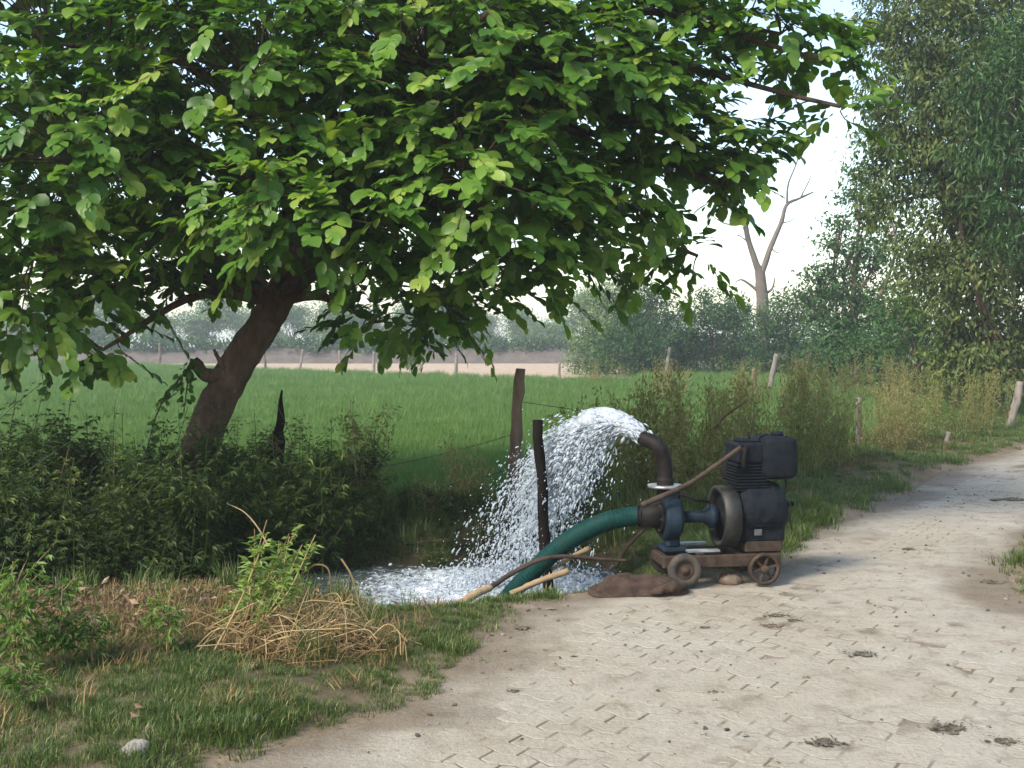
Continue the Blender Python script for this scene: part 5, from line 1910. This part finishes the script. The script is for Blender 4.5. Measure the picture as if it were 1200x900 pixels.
# dry broom-like shrubs
def broom(name, label, px, py, depth, h, w, n, seed, mat, tone, group='dry shrubs along the fence'):
    rng = np.random.default_rng(seed)
    p = at(px, py, depth); p[2] = float(ground_z(p[0], p[1]))
    t = thing(name, label, 'shrub', tuple(p), 0, group)
    st, lf = MB(), MB()
    O, D, Nn, L, R = [], [], [], [], []
    for _ in range(n):
        b = np.array([rng.normal(0, w * .28), rng.normal(0, w * .28), -.02])
        a_ = rng.uniform(0, 6.28)
        k = rng.uniform(.0, .32)
        hh = h * rng.uniform(.35, 1.08)
        ax = norm(np.array([math.cos(a_) * k + b[0] * .25, math.sin(a_) * k + b[1] * .25, 1.0]))
        cp = curve([b, b + ax * hh * .5 + rng.normal(0, .02, 3), b + ax * hh + rng.normal(0, .05, 3)], 5)
        tube(st, cp, np.linspace(.005, .0018, len(cp)), 3, False, rnd=rng.uniform(.2, .9))
        m = int(85 * hh)
        for _q in range(m):
            s = rng.uniform(.05, 1.0) ** .7
            q = cp[int(s * (len(cp) - 1))] + rng.normal(0, .05, 3)
            O.append(q); D.append(ax * .8 + rng.normal(0, .55, 3)); Nn.append(rng.normal(0, 1, 3) + np.array([0, -.4, .5]))
            L.append(rng.uniform(.03, .07)); R.append(np.clip(rng.normal(tone + .25 * (s - .5) * (1 if tone < .6 else -1), .18), 0, 1))
    L = np.array(L)
    leaves(lf, O, D, Nn, L, L * .33, R)
    st.build('stems', M_DRYSHRUB, t, smooth=False)
    f_ = lf.build('foliage', mat, t, smooth=False); f_['kind'] = 'stuff'
    return t


for a_ in [
    (700, 590, 12.2, 1.15, .55, 34, 801, .38, 'yellow-green wispy shrub right behind the water jet'),
    (742, 592, 11.6, 1.25, .55, 42, 802, .50, 'tan wispy shrub directly behind the black delivery pipe'),
    (792, 595, 11.4, 1.42, .6, 48, 803, .55, 'tall tan broom-like shrub between delivery pipe and engine'),
    (840, 590, 11.8, 1.35, .55, 44, 804, .58, 'brownish broom-like shrub left of the fuel tank'),
    (940, 560, 14.2, 1.50, .55, 46, 805, .42, 'yellow-green bushy shrub just right of the fuel tank'),
    (970, 552, 14.9, 1.30, .5, 40, 806, .50, 'olive shrub between bushy shrub and thin upright post'),
    (1040, 530, 17.5, 1.05, .55, 36, 807, .78, 'reddish brown dry shrub right of the thin upright post'),
    (1062, 528, 18.5, 1.25, .6, 36, 808, .45, 'green-tan shrub beyond the hollow bank by the path'),
    (1110, 515, 20.0, 1.35, .7, 40, 809, .35, 'light green shrub behind the short stub post'),
    (1150, 508, 21.5, 1.3, .7, 38, 810, .62, 'straw-coloured shrub left of the pale leaning path post'),
    (1045, 478, 29.0, 1.5, .9, 40, 811, .85, 'rusty brown shrub below the leafy bush'),
    (780, 470, 34.0, 1.4, 1.1, 40, 812, .85, 'rusty brown shrub at the field corner under the dark bush'),
    (700, 452, 44.0, 1.3, 1.2, 34, 813, .60, 'tan shrub at the end of the bare field left of the rusty one'),
    (870, 480, 30.0, 1.4, 1.0, 40, 814, .60, 'pale tan shrub in mid field above the fuel tank'),
    (935, 480, 31.0, 1.6, 1.1, 44, 815, .40, 'yellow-green shrub in front of the pale slanting post'),
    (548, 612, 10.7, .65, .25, 16, 816, .80, 'short brown dry shrub on the bank left of the jet'),
    (500, 618, 10.5, .35, .3, 14, 817, .80, 'low dry tuft shrub on the far ditch bank'),
    (425, 600, 11.1, 1.0, .3, 20, 818, .35, 'faint yellow-green shrub behind the slender weed'),
    (990, 470, 36.0, 1.4, 1.2, 40, 819, .30, 'green shrub at the foot of the low bluish bush'),
    (1115, 470, 30.0, 1.5, 1.2, 40, 820, .35, 'green shrub at the foot of the leafy bush'),
    (660, 600, 11.5, .8, .4, 24, 821, .55, 'low tan shrub partly hidden by the water jet'),
    (880, 575, 12.9, 1.2, .5, 36, 822, .50, 'olive shrub hidden behind the engine and fuel tank'),
]:
    broom('dry_shrub', a_[8], a_[0], a_[1], a_[2], a_[3], a_[4] * 1.15, int(a_[5] * 1.0), a_[6], M_DRYSHRUB, a_[7])

# ------------------------------------------------------------------ hazy air
mb = MB()
box(mb, (0, 420, 7.9), (1420, 982, 18.2), 0)
hz = NT('hazy_air')
pv = hz.n('ShaderNodeVolumePrincipled')
pv.inputs['Color'].default_value = (.90, .94, 1.0, 1)
pv.inputs['Density'].default_value = HAZE_DENSITY = 0.0013
pv.inputs['Anisotropy'].default_value = 0.25
hz.l(pv.outputs[0], hz.out.inputs['Volume'])
haze = mb.build('haze', hz.m, smooth=False)
tag(haze, 'thin pale haze filling the air over the fields', 'haze', kind='stuff')
